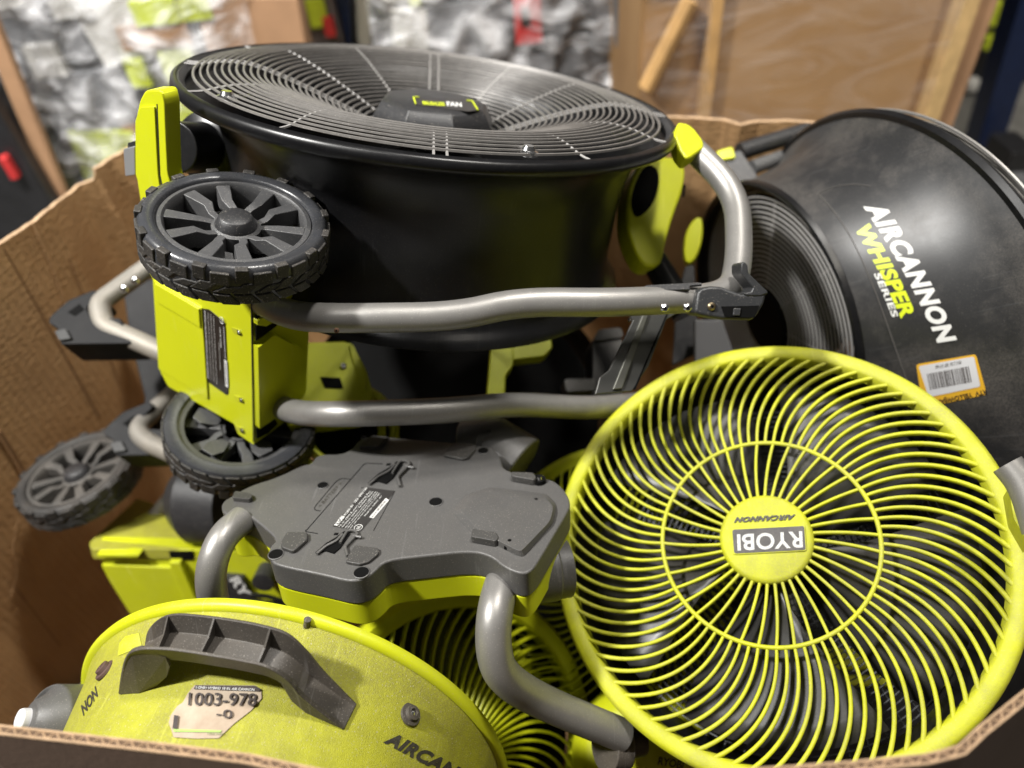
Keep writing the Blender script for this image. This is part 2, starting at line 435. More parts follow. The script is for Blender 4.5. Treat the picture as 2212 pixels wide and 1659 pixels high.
# creases on the left wall: dark and light tubes put their shading into colour
A_ = Vector(g(325, 312)); B_ = Vector(g(0, 532)); LW = Plane(B_, (B_ - A_).cross(Vector((0, 0, 1))))
CREASE = mat('crease_shade', (.20, .105, .042), .85, rvar=0); CREL = mat('crease_lit_edge', (.42, .25, .12), .85, rvar=0)
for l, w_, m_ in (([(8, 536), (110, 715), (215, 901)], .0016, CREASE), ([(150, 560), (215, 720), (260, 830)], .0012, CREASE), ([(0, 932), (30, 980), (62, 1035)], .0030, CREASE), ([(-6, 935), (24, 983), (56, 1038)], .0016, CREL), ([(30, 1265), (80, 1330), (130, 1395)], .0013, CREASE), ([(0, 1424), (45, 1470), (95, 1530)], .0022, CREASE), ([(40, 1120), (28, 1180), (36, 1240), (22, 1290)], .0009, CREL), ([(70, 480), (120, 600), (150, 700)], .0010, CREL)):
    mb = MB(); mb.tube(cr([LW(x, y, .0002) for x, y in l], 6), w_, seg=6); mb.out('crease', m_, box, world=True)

# ================================================================== WHEELED DRUM FAN (top)
SB = 1.0
nB = N(.125, .842, .524)
MBg = frame(V(942, 203, .985), nB, N(1, 0, 0))
bigfan = thing('drum_fan', 'big black drum fan tilted face up on top of the pile, with lime wheeled base', 'drum fan', MBg)
RS = 1.0
def sc(p): return [(r * RS, z * RS) for r, z in p]
outer = sc([(.316, .004), (.321, .001), (.322, -.004), (.319, -.008), (.312, -.009), (.298, -.012), (.286, -.026), (.274, -.042), (.266, -.07), (.263, -.11), (.263, -.19), (.267, -.208), (.276, -.218), (.283, -.222), (.285, -.228), (.279, -.231)])
v, f = lathe(outer, 160); obj('drum', v, f, BLACK, bigfan, solid=.003, smooth=50, soff=1)
v, f = lathe(sc([(.314, .005), (.319, .004), (.3235, -.003), (.320, -.009), (.311, -.008), (.308, -.001)]), 160, close=True)
obj('rolled_rim', v, f, DGREY, bigfan)
def gz(r):  # grille profile height for (unscaled) radius
    if r > .24: return .006 + .007 * math.sin(max(0, min(1, (.300 - r) / .045)) * PI / 2)
    t = (.24 - r) / .170; return .013 - .062 * (t ** 1.25)
mb = MB()
for i in range(28):
    r = .298 - i * .0082
    mb.tube(circ(r * RS, gz(r) * RS, 120), .0015 if i % 6 else .0018, closed=True, seg=5)
mb.out('wire_grille', WIRE, bigfan)
mb = MB()
for k in range(12):
    a0 = k * PI / 6 + .1
    for da in ((-.022, .022) if k % 3 == 0 else (0,)):
        pts = []
        for j in range(26):
            r = .316 - j * .0096; a = a0 + da * (.3 / r if da else 1)
            pts.append(Vector((r * RS * math.cos(a), r * RS * math.sin(a), gz(r) * RS - .0012)))
        mb.tube(pts, .0015, seg=5)
mb.out('grille_braces', mat('brace_wire', (.30, .29, .28), .4), bigfan)
# rear guard & inner parts
mb = MB()
for i in range(26): mb.tube(circ((.262 - i * .0085) * RS, -.210 * RS, 80), .0014, closed=True, seg=4)
for k in range(12):
    a = k * PI / 6; mb.tube([Vector((r * RS * math.cos(a), r * RS * math.sin(a), -.213 * RS)) for r in (.05, .27)], .002, seg=4)
mb.out('rear_guard', WIREB, bigfan)
def blades(parent, n, r0, r1, z, wdeg, m, pitch=.05, a00=0, name='blade'):
    for k in range(n):
        v = []; f = []; a0 = a00 + 2 * PI * k / n; NU, NV = 8, 8
        for i in range(NU + 1):
            r = r0 + (r1 - r0) * i / NU; ww = R(wdeg) * (.75 + .35 * math.sin(i / NU * PI * .6))
            for j in range(NV + 1):
                t = j / NV - .5; a = a0 + t * ww + .18 * i / NU
                v.append((r * math.cos(a), r * math.sin(a), z + pitch * t * (1.2 - .5 * i / NU) + .008 * math.cos(t * PI)))
        for i in range(NU):
            for j in range(NV):
                q = i * (NV + 1) + j; f.append((q, q + 1, q + NV + 2, q + NV + 1))
        obj(name, v, f, m, parent, solid=.002, smooth=60)
blades(bigfan, 4, .06, .21, -.13, 50, BLADE)
v, f = lathe([(0, -.06), (.06, -.065), (.07, -.08), (.07, -.18), (0, -.18)], 32); obj('motor', v, f, DGREY, bigfan)
# hub cap: chamfered octagon
Mh = Matrix.Translation((0, 0, -.034 * RS)) @ Matrix.Diagonal((1.08, 1.08, .75, 1))
def octa(r, z, n=8, a0=.2, sx=1, sy=1): return [Vector((r * sx * math.cos(a0 + 2 * PI * k / n), r * sy * math.sin(a0 + 2 * PI * k / n), z)) for k in range(n)]
rings = [octa(.060, .036, 8, .39), octa(.068, .030, 8, .39), octa(.078, .006, 8, .39), octa(.078, -.012, 8, .39)]
v = [Mh @ q for r in rings for q in r]; f = [tuple(range(8))] + [(i * 8 + k, i * 8 + (k + 1) % 8, i * 8 + 8 + (k + 1) % 8, i * 8 + 8 + k) for i in range(3) for k in range(8)]
hub = obj('hub_cap', v, f, DGREY, bigfan, bevel=.002)
hp = Plane(MBg @ (Mh @ Vector((0, 0, .0362))), nB)
decal('badge', hp, [(890, 209), (1020, 217), (1036, 237), (1014, 241), (896, 226)], LBL, hub, h=.0006)
text('lettering', 'BRUSHLESS', hp, (914, 226), (962, 229), (912, 218), PLIME, hub, bold=.03, h=.0012)
text('lettering', 'FAN', hp, (966, 229), (998, 231), (964, 219), WHT, hub, bold=.03, h=.0012)
for a, b in (((893, 210), (905, 210)), ((893, 210), (898, 224)), ((1008, 217), (1020, 218)), ((1020, 218), (1032, 237))):
    A = hp(*a, .001); B = hp(*b, .001); mb = MB(); mb.tube([A, B], .0011, seg=4); mb.out('badge_border', PLIME, hub, world=True)
# grille clips with screws
for px, py in ((491, 216), (1140, 334)):
    P = onplane(MBg @ Vector((0, 0, .004)), nB)(px, py)
    M = frame(P, nB, MBg.translation - P) @ Matrix.Scale(1.35, 4)
    mb = MB(); mb.add(*lathe([(0, .007), (.004, .007), (.0055, .004), (.008, .003), (.0085, 0)], 16), M); mb.box((.009, .003, .002), (.024, .002, .002), M); mb.box((.009, -.003, .002), (.024, .002, .002), M)
    mb.out('grille_clip', CHROME, bigfan, world=True)
# pivot between upright and drum
A = V(378, 318, .88); B = V(505, 322, .99)
v, f = tube([A, A.lerp(B, .45), A.lerp(B, .5), B], [.030, .030, .045, .045], seg=40); obj('pivot_knob', v, f, BLACK, bigfan, world=True, bevel=.002)

# --- lime upright and base housing (all faces share the directions a (wheel axis), b, c)
a_ = N(.22, .71, .67)
P1 = V(550, 962, .99)
b_ = N(-1, .62, -.33)
nf = a_.cross(b_).normalized()
FP = Plane(P1, nf)
front_poly = [(309, 187), (364, 187), (373, 219), (378, 300), (384, 378), (420, 500), (470, 575), (545, 610), (549, 962), (512, 936), (506, 916), (362, 834), (345, 803), (335, 700), (330, 640), (318, 600), (303, 520), (297, 432), (289, 381), (289, 250), (295, 212)]
col_poly = [(308, 196), (343, 196), (350, 226), (353, 300), (357, 378), (385, 480), (440, 560), (440, 640), (333, 640), (330, 620), (318, 590), (303, 520), (297, 432), (289, 381), (289, 250), (296, 218)]
base_poly = [(330, 600), (541, 610), (549, 962), (513, 937), (506, 916), (363, 835), (346, 803), (336, 700)]
slab('upright', FP, roundc(col_poly, 8, 3), -.003, -.022, LIMEC, bigfan, bevel=.004, bseg=3)
# a raised central band on the upright
slab('upright_seam', FP, [(333, 226), (334.5, 226), (341, 378), (360, 470), (358, 470), (339.5, 378)], -.0026, -.004, PGREY, bigfan, smooth=0)
slab('upright_step', FP, roundc([(290, 262), (300, 232), (331, 230), (339, 378), (350, 450), (322, 470), (305, 420), (291, 378)], 4, 2), -.001, -.006, LIMEC, bigfan, bevel=.0012)
housing = slab('base_housing', FP, roundc(base_poly, 5, 3), 0, -.095, LIMEC, bigfan, bevel=.003, bseg=3)
# raised panel, upper recess lip, stepped corner
slab('battery_door', FP, roundc([(333, 603), (343, 607), (438, 664), (440, 715), (438, 700), (453, 862), (345, 798), (340, 700)][:3] + [(444, 735), (452, 861), (345, 796)], 4, 2), .0025, -.004, LIMEC, bigfan, bevel=.0012)
slab('door_lip', FP, [(340, 608), (436, 664), (439, 706), (344, 650)], .0045, -.004, LIMEC, bigfan, bevel=.0015)
slab('housing_seam', FP, [(541.5, 640), (543, 640), (548, 955), (546.5, 955)], .0004, -.002, PGREY, bigfan, smooth=0)
# warning label
lab = slab('rating_label', FP, roundc([(435, 666), (452, 668), (487, 697), (494, 850), (490, 853), (448, 823)], 3, 2), .0008, -.001, LBL, bigfan, smooth=0)
def vt(s, x, y0, y1, w, m=WHT, bold=.01, sl=.05):
    text('lettering', s, FP, (x + w * .7 + (y1 - y0) * sl, y1), (x + w * .7, y0), (x + (y1 - y0) * sl, y1 - w * .4), m, lab, h=.0018, bold=bold)
vt('SERVICE BATTERY PACK OR CHARGER 18V BATTERY LITHIUM-ION', 441, 672, 818, 4)
vt('To reduce the risk of fire, electric shock and injury', 448, 676, 822, 3.4, bold=0)
vt('Use only with the battery packs and chargers listed', 454, 680, 826, 3.4, bold=0)
vt('Read the operator manual before using the product', 460, 684, 830, 3.4, bold=0)
vt('Utilisation interieure uniquement', 472, 740, 800, 3, bold=0)
vt('INDOOR USE ONLY', 474, 708, 752, 3.6)
vt('SOLO PARA USARSE EN INTERIOR', 482, 706, 775, 3.2)
decal('serial_plate', FP, [(484, 776), (490, 780), (493, 838), (487, 834)], WHT, lab, h=.0014)
vt('KL24117D303297', 485.5, 784, 830, 3.4, PINK)
mb = MB()
for q in range(24):
    a = q / 24 * 2 * PI; 
ringp = [FP(479 + 5 * math.cos(q * PI / 10) + math.sin(q * PI / 10), 692 + 7 * math.sin(q * PI / 10) + 2.5 * math.cos(q * PI / 10), .0016) for q in range(20)]
mb.tube(ringp, .00035, closed=True, seg=4); mb.out('safety_mark', WHT, lab, world=True)
text('lettering', 'UL', FP, (482, 697), (481, 688), (476, 695), WHT, lab, h=.0018)
for x, y in ((514, 716), (519, 862), (521, 928)):
    s1 = slab('screw_pocket', FP, roundc([(x - 13, y - 9), (x + 6, y - 3), (x + 8, y + 10), (x - 10, y + 2)], 2, 2), .0006, -.001, LIMED, bigfan, smooth=0)
    slab('pocket_slot', FP, [(x - 1, y - 4), (x + 5, y - 2), (x + 6, y + 8), (x, y + 5)], .0010, -.001, VOID, s1, smooth=0)
    screw(s1, FP(x + 3, y + 2, .0012), FP.n, .0022, name='screw', h=.0016)
# right-hand face: ribs around the tube sockets and a cover box
RP = Plane(P1 + b_ * -.0005, b_)
cvr = Plane(P1 - b_ * .004, b_)
slab('socket_cover', cvr, roundc([(552, 745), (586, 722), (642, 762), (651, 700), (653, 790), (627, 812), (624, 868), (560, 925), (552, 920)][:1] + [(552, 748), (588, 720), (650, 752), (651, 796), (626, 818), (622, 870), (590, 900), (556, 924)], 4, 2), .004, -.01, LIMEC, bigfan, bevel=.0015)
for y in (668, 690): slab('socket_rib', cvr, [(551, y), (575, y - 14), (600, y - 4), (570, y + 12), (552, y + 10)], .004, -.004, LIMEC, bigfan, bevel=.001)
slab('socket_hole', cvr, [(553, 680), (600, 660), (612, 690), (592, 708), (553, 736)], .0005, -.001, VOID, bigfan, smooth=0)
slab('socket_hole', cvr, [(554, 926), (590, 898), (600, 915), (580, 935), (555, 948)], .0005, -.001, VOID, bigfan, smooth=0)
# grey latch on the left of the upright
lp = Plane(FP(275, 340, -.01), nf)
slab('latch', lp, roundc([(266, 322), (290, 316), (292, 378), (270, 381)], 3, 2), .0, -.02, mat('latch_grey', (.30, .30, .31), .35, metal=.3), bigfan, bevel=.002)
slab('latch', lp, roundc([(272, 310), (292, 304), (292, 318), (272, 322)], 2, 2), -.002, -.02, DGREY, bigfan, bevel=.0015)

# --- wheels
def wheel(parent, dusty=False, name='wheel', plate=True):
    """wheel with its outer face towards local +z; radius .1"""
    w = bpy.data.objects.new(name, None); link(w, parent)
    pm = WPLD if dusty else WPL; rm = mat('tyre_rubber_dusty', (.025, .024, .023), .6, dust=.6, dcol=(.075, .064, .054), dscale=14, bump=.4, bscale=400) if dusty else RUB
    prof = [(.0795, .012), (.0805, .0165), (.083, .0185), (.090, .0195), (.0945, .0180), (.0975, .0135), (.0985, .006), (.0985, -.020), (.095, -.026), (.085, -.028), (.080, -.027)]
    v, f = lathe(prof, 120, close=True); ty = obj('tyre', v, f, rm, w, smooth=40)
    mb = MB()
    def lug(a, da, r0, r1, z0, z1, skew=0, taper=.75):
        vs = []
        for (z, dz) in ((z0, 0), (z1, skew)):
            for r, k in ((r0, 1), (r1, taper)):
                for s in (-1, 1):
                    t = a + dz + s * da / 2 * k; vs.append((r * math.cos(t), r * math.sin(t), z))
        mb.add(vs, [(0, 1, 3, 2), (4, 6, 7, 5), (0, 4, 5, 1), (2, 3, 7, 6), (0, 2, 6, 4), (1, 5, 7, 3)])
    n = 15
    for k in range(n):
        a = 2 * PI * k / n
        lug(a, .150, .0925, .1001, .0035, .0200, 0, .88)
        lug(a + .205, .20, .0965, .1003, -.0005, .0150, .0, .96)
        lug(a - .02, .19, .0970, .1005, -.0095, .0030, .12, .9)
        lug(a + .20, .19, .0970, .1003, -.0100, -.0012, .14, .9)
        lug(a + .10, .19, .0970, .1003, -.0230, -.0110, -.10, .9)
        lug(a + .31, .19, .0970, .1005, -.0240, -.0115, -.10, .9)
    mb.out('tread', RUBF if not dusty else rm, w, bevel=.0014)
    # rim
    v, f = lathe([(.0800, .013), (.0785, .0150), (.0745, .0155), (.0725, .0135), (.0715, .004), (.0715, -.022), (.0800, -.024)], 120)
    rim = obj('rim', v, f, pm, w, smooth=45)
    mb = MB()
    for k in range(10):
        s = 1 if k % 2 else -1
        a = 2 * PI * k / 10 + s * .035 + .1
        def P(r, da, z): return Vector((r * math.cos(a + da), r * math.sin(a + da), z))
        secs = [(.020, -s * .20, .0040, .006, -.012), (.034, -s * .10, .0046, .0085, -.010), (.044, s * .03, .0060, .0125, -.006), (.0725, 0, .0078, .0135, -.006)]
        vs = []
        for r, da, hw, zt, zb in secs:
            c = P(r, da, 0); t = Vector((-math.sin(a + da), math.cos(a + da), 0))
            vs += [c - t * hw + Vector((0, 0, zt)), c + t * hw + Vector((0, 0, zt)), c + t * hw * 1.1 + Vector((0, 0, zb)), c - t * hw * 1.1 + Vector((0, 0, zb))]
        fs = [(0, 1, 2, 3), (15, 14, 13, 12)]
        for i in range(3):
            for j in range(4): fs.append((i * 4 + j, i * 4 + (j + 1) % 4, i * 4 + 4 + (j + 1) % 4, i * 4 + 4 + j))
        mb.add(vs, fs)
    mb.out('spokes', pm, w, bevel=.0012)
    for k in range(5):   # webs set deeper between pairs of spokes
        a = 2 * PI * (k + .5) / 5 + .25
        vs = []; mb = MB()
        for r, da in ((.030, -.20), (.052, -.26), (.064, -.10), (.064, .20), (.050, .30), (.030, .2)):
            for z in (-.008 - (r > .045) * .006, -.012 - (r > .045) * .006): vs.append((r * math.cos(a + da), r * math.sin(a + da), z))
        mb.add(vs, [(0, 2, 4, 6, 8, 10), (11, 9, 7, 5, 3, 1)] + [(i * 2, i * 2 + 1, (i * 2 + 3) % 12, (i * 2 + 2) % 12) for i in range(6)])
        mb.out('web', pm, w, bevel=.001)
    v, f = lathe([(.026, -.014), (.026, .006), (.0225, .008), (.0215, .0075)], 48); obj('hub', v, f, pm, w)
    v, f = lathe([(.022, .007), (.0215, .010), (.0175, .0180), (.0155, .0195), (0, .0198)], 48); obj('hub_cap', v, f, DGREY, w)
    if plate: v, f = lathe([(0, -.030), (.070, -.030), (.071, -.022)], 48); obj('hollow_shade_disc', v, f, VOID, w)  # black disc added behind the spokes so the openings look shaded
    v, f = tube([(0, 0, -.05), (0, 0, -.012)], .006, seg=16); obj('axle', v, f, CHROME, w)
    return w
def place_wheel(w, P, n, xh, s=1):
    M = frame(P, n, xh) @ Matrix.Scale(s, 4)
    w.matrix_basis = wm(w.parent).inverted() @ M
w1 = wheel(bigfan); place_wheel(w1, V(510, 477, .745) - a_ * .012, a_, N(1, 0, 0), .925)
# second wheel = same wheel below the housing, seen from its inner side
w2 = wheel(bigfan, plate=False); v, f = lathe([(0, .0142), (.073, .0142), (.074, .012)], 48); obj('hollow_shade_disc', v, f, VOID, w2); place_wheel(w2, V(521, 935, 1.03), -a_, N(1, .2, 0))  # its black disc is added on the far side to darken the openings

# --- silver frame tubes
def px_tube(name, pts, r, m, parent, bendr=.05, seg=24):
    P = [V(*p) for p in pts]; v, f = tube(bend(P, bendr, 7), r, seg=seg)
    return obj(name, v, f, m, parent, world=True, smooth=60)
px_tube('frame_tube', [(560, 648, .85), (625, 682, .80), (720, 688, .775), (985, 684, .785), (1120, 652, .79), (1330, 654, .80), (1578, 640, .84), (1598, 560, .87), (1592, 415, .92), (1475, 300, .95)], .0158, SILV, bigfan, .045)
px_tube('frame_tube', [(592, 872, 1.02), (640, 893, .93), (730, 895, .88), (960, 888, .90), (1110, 872, .94), (1280, 882, 1.0), (1420, 866, 1.08), (1600, 840, 1.2)], .0158, SILV, bigfan, .045)
P = V(727, 716, .763); 
# clip strip on the tube
cs = Plane(V(1440, 625, .805), N(0, .6, .8))
slab('wire_clip', cs, [(1388, 622), (1396, 617), (1508, 611), (1516, 612), (1516, 616), (1490, 618), (1490, 626), (1412, 628)], .001, -.002, DGREY, bigfan, bevel=.0006)
# foot connector
fp = Plane(V(1580, 655, .80), N(.05, -.1, 1))
FOOT = mat('foot_plastic', (.035, .036, .038), .38, bump=.35, bscale=900, speck=.3)
foot = slab('foot', fp, [(1507, 632), (1514, 622), (1537, 618), (1558, 619), (1600, 634), (1642, 634), (1658, 630), (1652, 655), (1634, 686), (1620, 692), (1560, 690), (1512, 681), (1500, 675), (1503, 655)], .0, -.045, FOOT, bigfan, bevel=.004)
slab('foot_hook', fp, [(1600, 570), (1607, 564), (1615, 572), (1617, 590), (1634, 606), (1657, 628), (1660, 634), (1642, 640), (1612, 640), (1604, 632), (1622, 630), (1626, 622), (1604, 596), (1600, 588)], .001, -.03, FOOT, foot, bevel=.002)
fp2 = Plane(fp(1580, 660, .0006), fp.n)
slab('foot_recess', fp2, [(1558, 662), (1640, 660), (1630, 686), (1566, 684)], .0002, -.001, VOID, foot, smooth=0)
slab('foot_block', fp2, [(1584, 666), (1600, 666), (1597, 682), (1582, 682)], .002, -.002, FOOT, foot, bevel=.001)
screw(foot, fp2(1537, 662, 0), fp.n, .0045, mat('brass_screw', (.35, .28, .18), .4, metal=1))
for x, y in ((1436, 665), (1485, 664)): screw(bigfan, V(x, y, .785), N(.0, -.4, .9), .0045)
screw(bigfan, V(727, 714, .757), N(0, -.3, 1), .0028, mat('rust_spot', (.2, .11, .07), .6, metal=.5), name='rivet', h=.001)
screw(bigfan, V(1361, 692, .97), N(0, -.4, .9), .003)
# cross panel between the tubes
cp = Plane(V(1390, 760, .86), N(.25, .1, 1))
slab('cross_panel', cp, [(1358, 677), (1470, 672), (1440, 690), (1402, 790), (1365, 845), (1300, 850), (1286, 852), (1296, 815), (1316, 800), (1368, 692)], 0, -.004, mat('panel_steel', (.10, .10, .095), .4, metal=.6), bigfan, bevel=.001)
slab('panel_rib', cp, [(1388, 678), (1400, 677), (1342, 840), (1322, 842)], .003, -.001, mat('panel_steel2', (.16, .16, .14), .4, metal=.6), bigfan, bevel=.001)
slab('panel_edge', cp, [(1440, 676), (1443, 676), (1372, 842), (1368, 842)], .001, -.001, VOID, bigfan, smooth=0)
# right-hand yoke in lime
jp = Plane(V(1500, 290, .93), N(.2, .4, .9))
slab('yoke_joint', jp, roundc([(1466, 262), (1486, 266), (1500, 276), (1520, 302), (1522, 318), (1492, 340), (1482, 342), (1468, 325), (1456, 292)], 6, 3), .0, -.022, LIMEC, bigfan, bevel=.005, bseg=3)
yp = Plane(V(1430, 450, 1.05), N(.3, .2, 1))
slab('yoke_arm', yp, chaikin([(1385, 340), (1462, 335), (1484, 360), (1478, 410), (1460, 455), (1440, 520), (1432, 572), (1398, 580), (1372, 545), (1352, 480), (1358, 400)], 2), .0, -.04, LIME, bigfan, bevel=.006)
slab('yoke_opening', yp, chaikin([(1392, 355), (1420, 362), (1424, 400), (1410, 445), (1375, 475), (1362, 450), (1366, 410)], 2), .001, -.001, VOID, bigfan, smooth=0)
px_tube('yoke_tube', [(1410, 560, 1.06), (1450, 625, 1.05), (1480, 680, 1.04)], .019, BLACK, bigfan)
mb = MB(); mb.tube([yp(1478, 400, .002), yp(1476, 425, .002)], .002, seg=5); mb.out('yoke_slot', VOID, bigfan, world=True)

# ================================================================== YELLOW SPIRAL-GRILLE FAN (right)
nR = N(-.36, .44, .824)
MR = frame(V(1656, 1168, .846), nR, N(1, 0, 0))
ringfan = thing('floor_fan', 'round fan with scuffed bright yellow-green spiral grille lying face up at the lower right', 'fan', MR)
def rib(pts, rad, deep):
    """moulded rib: rounded crest, tapering downwards"""
    v = []; f = []; Z = Vector((0, 0, 1)); n = len(pts)
    for i, p in enumerate(pts):
        T = (pts[min(i + 1, n - 1)] - pts[max(i - 1, 0)]).normalized(); w = T.cross(Z).normalized(); r = rad[i]
        v += [p - w * r, p - w * r * .55 + Z * r * .7, p + w * r * .55 + Z * r * .7, p + w * r, p + w * r * .45 - Z * deep, p - w * r * .45 - Z * deep]
    for i in range(n - 1):
        for k in range(6): f.append((i * 6 + k, i * 6 + (k + 1) % 6, i * 6 + 6 + (k + 1) % 6, i * 6 + 6 + k))
    return v, f
def ring_fan(root, R0, mring, mspk, nin=44, phase=0.0, back=True, hubm=None, dep=.13, inner=None):
    # ring frame: flat band with rolled edges
    ro, ri = R0 * 1.085, R0
    v, f = lathe([(ri - .002, -.016), (ri, -.001), (ri + .003, .0020), (ro - .006, .0030), (ro - .001, -.001), (ro, -.008), (ro - .001, -.022), (ro - .006, -.030)], 160)
    obj('ring_frame', v, f, mring, root, smooth=50)
    rh, rm = R0 * .212, R0 * .50
    def z(r): return .010 * (1 - (r / R0) ** 2)
    mb = MB()
    mb.tube(circ(rm, z(rm) - .001, 120), .0026, closed=True, seg=8)
    def spoke(a0, r0, r1, fn, rr0, rr1):
        pts = []; rad = []; n = 18
        for i in range(n + 1):
            t = i / n; r = r0 + (r1 - r0) * t; a = a0 + fn(t); pts.append(Vector((r * math.cos(a), r * math.sin(a), z(r) - .001))); rad.append(rr0 + (rr1 - rr0) * t)
        # flattened deep section: two stacked tubes read as one moulded rib
        mb.add(*rib(pts, rad, .0075))
    for k in range(nin):
        a = phase + 2 * PI * k / nin
        spoke(a, rh - .002, rm, lambda t: -R(5.5) * t ** 1.1, .0018, .0018)
    for k in range(nin * 2):
        a = phase - R(5.5) + 2 * PI * (k + (0 if k % 2 == 0 else 0)) / (nin * 2)
        spoke(a, rm, ri + .002, lambda t: -(R(1.5) * t + R(16) * t ** 1.9), .0018, .0024)
    mb.out('spiral_grille', mspk, root, smooth=60)
    hb = [(0, .0145), (rh - .004, .0140), (rh, .0115), (rh + .001, .009), (rh + .0005, .002), (rh - .003, -.004)]
    v, f = lathe(hb, 72); hub = obj('hub_disc', v, f, mring, root, smooth=40)
    mb = MB()
    for k in range(nin):
        a = phase + 2 * PI * k / nin; mb.box(((rh + .001) * math.cos(a), (rh + .001) * math.sin(a), .004), (.004, .004, .009))
    mb.out('hub_teeth', mring, hub, smooth=0, bevel=.001)
    if back:
        ro2 = R0 * 1.0
        v, f = lathe([(ro2 + .004, -.02), (ro2, -.035), (ro2 - .006, -.09), (ro2 - .012, -dep)], 120); obj('housing_band', v, f, inner or BLACK, root, solid=.003, smooth=50, soff=1)
        mb = MB()
        n = 26
        for i in range(n): mb.tube(circ(R0 * (.96 - i * .031), -dep, 90), .0011, closed=True, seg=4)
        for k in range(60):
            a = 2 * PI * k / 60; mb.tube([Vector((r * math.cos(a + s), r * math.sin(a + s), -dep - .002)) for r, s in ((R0 * .16, .3), (R0 * .55, .12), (R0 * .97, 0))], .0010, seg=4)
        mb.out('rear_guard', mat('grey_wire', (.05, .052, .055), .4, metal=.4), root)
        v, f = lathe([(0, -.03), (.035, -.032), (.042, -.045), (.042, -.11), (0, -.12)], 40); obj('motor_hub', v, f, BLADE, root)
    return hub
hub = ring_fan(ringfan, .235, LIMED, LIMED, phase=.03, nin=40)
blades(ringfan, 5, .035, .215, -.050, 55, BLADE, pitch=.055, a00=R(38))
HPn = Plane(MR @ Vector((0, 0, .0148)), nR)
plate = slab('logo_plate', HPn, roundc([(1579.5, 1142.5), (1739, 1134.5), (1743, 1190.5), (1584, 1199)], 6, 3), .0012, -.002, LIMED, ringfan, bevel=.0006)
slab('plate_inset', HPn, roundc([(1582, 1145), (1737, 1137), (1740.5, 1188.5), (1586.5, 1196.5)], 5, 3), .0018, -.002, mat('plate_grey', (.075, .07, .07), .5, bump=.6, bscale=1500, dust=.4, dcol=(.2, .18, .16), dscale=60), plate, smooth=0)
text('lettering', 'RYOBI', HPn, (1733, 1147), (1592, 1154), (1734.5, 1183), WHTW, plate, h=.0024, bold=.02, space=1.02)
text('lettering', 'AIRCANNON', HPn, (1719, 1110.5), (1587, 1117), (1717, 1122.5), PGREY, hub, h=.0010, bold=.055, shear=.3, space=1.1)
# side pivot, right yoke end
A = V(1150, 1235, .84); B = V(1225, 1225, .85)
v, f = tube([A, A.lerp(B, .6), A.lerp(B, .62), B], [.036, .036, .034, .034], seg=40); obj('pivot_knob', v, f, GREY, ringfan, world=True, bevel=.003)
px_tube('yoke_tube', [(2176, 1003, .70), (2215, 1050, .69), (2245, 1150, .68)], .014, SILV, ringfan)
jp2 = Plane(V(2195, 1090, .72), nR)
slab('yoke_joint', jp2, roundc([(2178, 1050), (2200, 1056), (2225, 1180), (2190, 1120)], 5, 2), .0, -.03, LIMED, ringfan, bevel=.003)
slab('yoke_clip', jp2, roundc([(2188, 1075), (2200, 1080), (2212, 1130), (2196, 1110)], 3, 2), .003, -.003, STW, ringfan, bevel=.001)
A = V(1318, 1635, .80)
# ================================================================== GREY-BASED PORTABLE FAN (its base upside down)
nG = N(-.05, .86, .5)
GP = Plane(V(850, 1100, .84), nG)
gfan = thing('hybrid_fan', 'portable fan with upturned grey and lime base and silver tube arms', 'fan', frame(V(850, 1100, .84), nG, N(1, 0, 0)))
top = [(477, 1097), (481, 1083), (497, 1073), (540, 1048), (600, 1030), (655, 1003), (672, 1002), (686, 980), (751, 981), (782, 941), (850, 944), (914, 951), (1044, 962), (1066, 968), (1084, 990), (1088, 1018), (1186, 1033), (1206, 1044), (1223, 1062), (1234, 1088), (1224, 1110), (1200, 1150), (1168, 1205), (1150, 1232), (1128, 1240), (1090, 1226), (1060, 1200), (1015, 1190), (920, 1200), (832, 1210), (812, 1232), (788, 1250), (755, 1256), (700, 1242), (600, 1222), (583, 1210), (579, 1196), (584, 1178), (600, 1166), (560, 1130), (530, 1108), (500, 1112), (484, 1110)]
gt = chaikin(top, 2)
shell = slab('base_shell', GP, gt, 0, -.034, GREY, gfan, bevel=.007, bseg=4, smooth=40)
cxp = sum(p[0] for p in top) / len(top); cyp = sum(p[1] for p in top) / len(top)
slab('base_trim', GP, [(cxp + (x - cxp) * .992, cyp + (y - cyp) * .985) for x, y in gt], -.0345, -.066, LIMEC, gfan, bevel=.008, bseg=3, smooth=40)
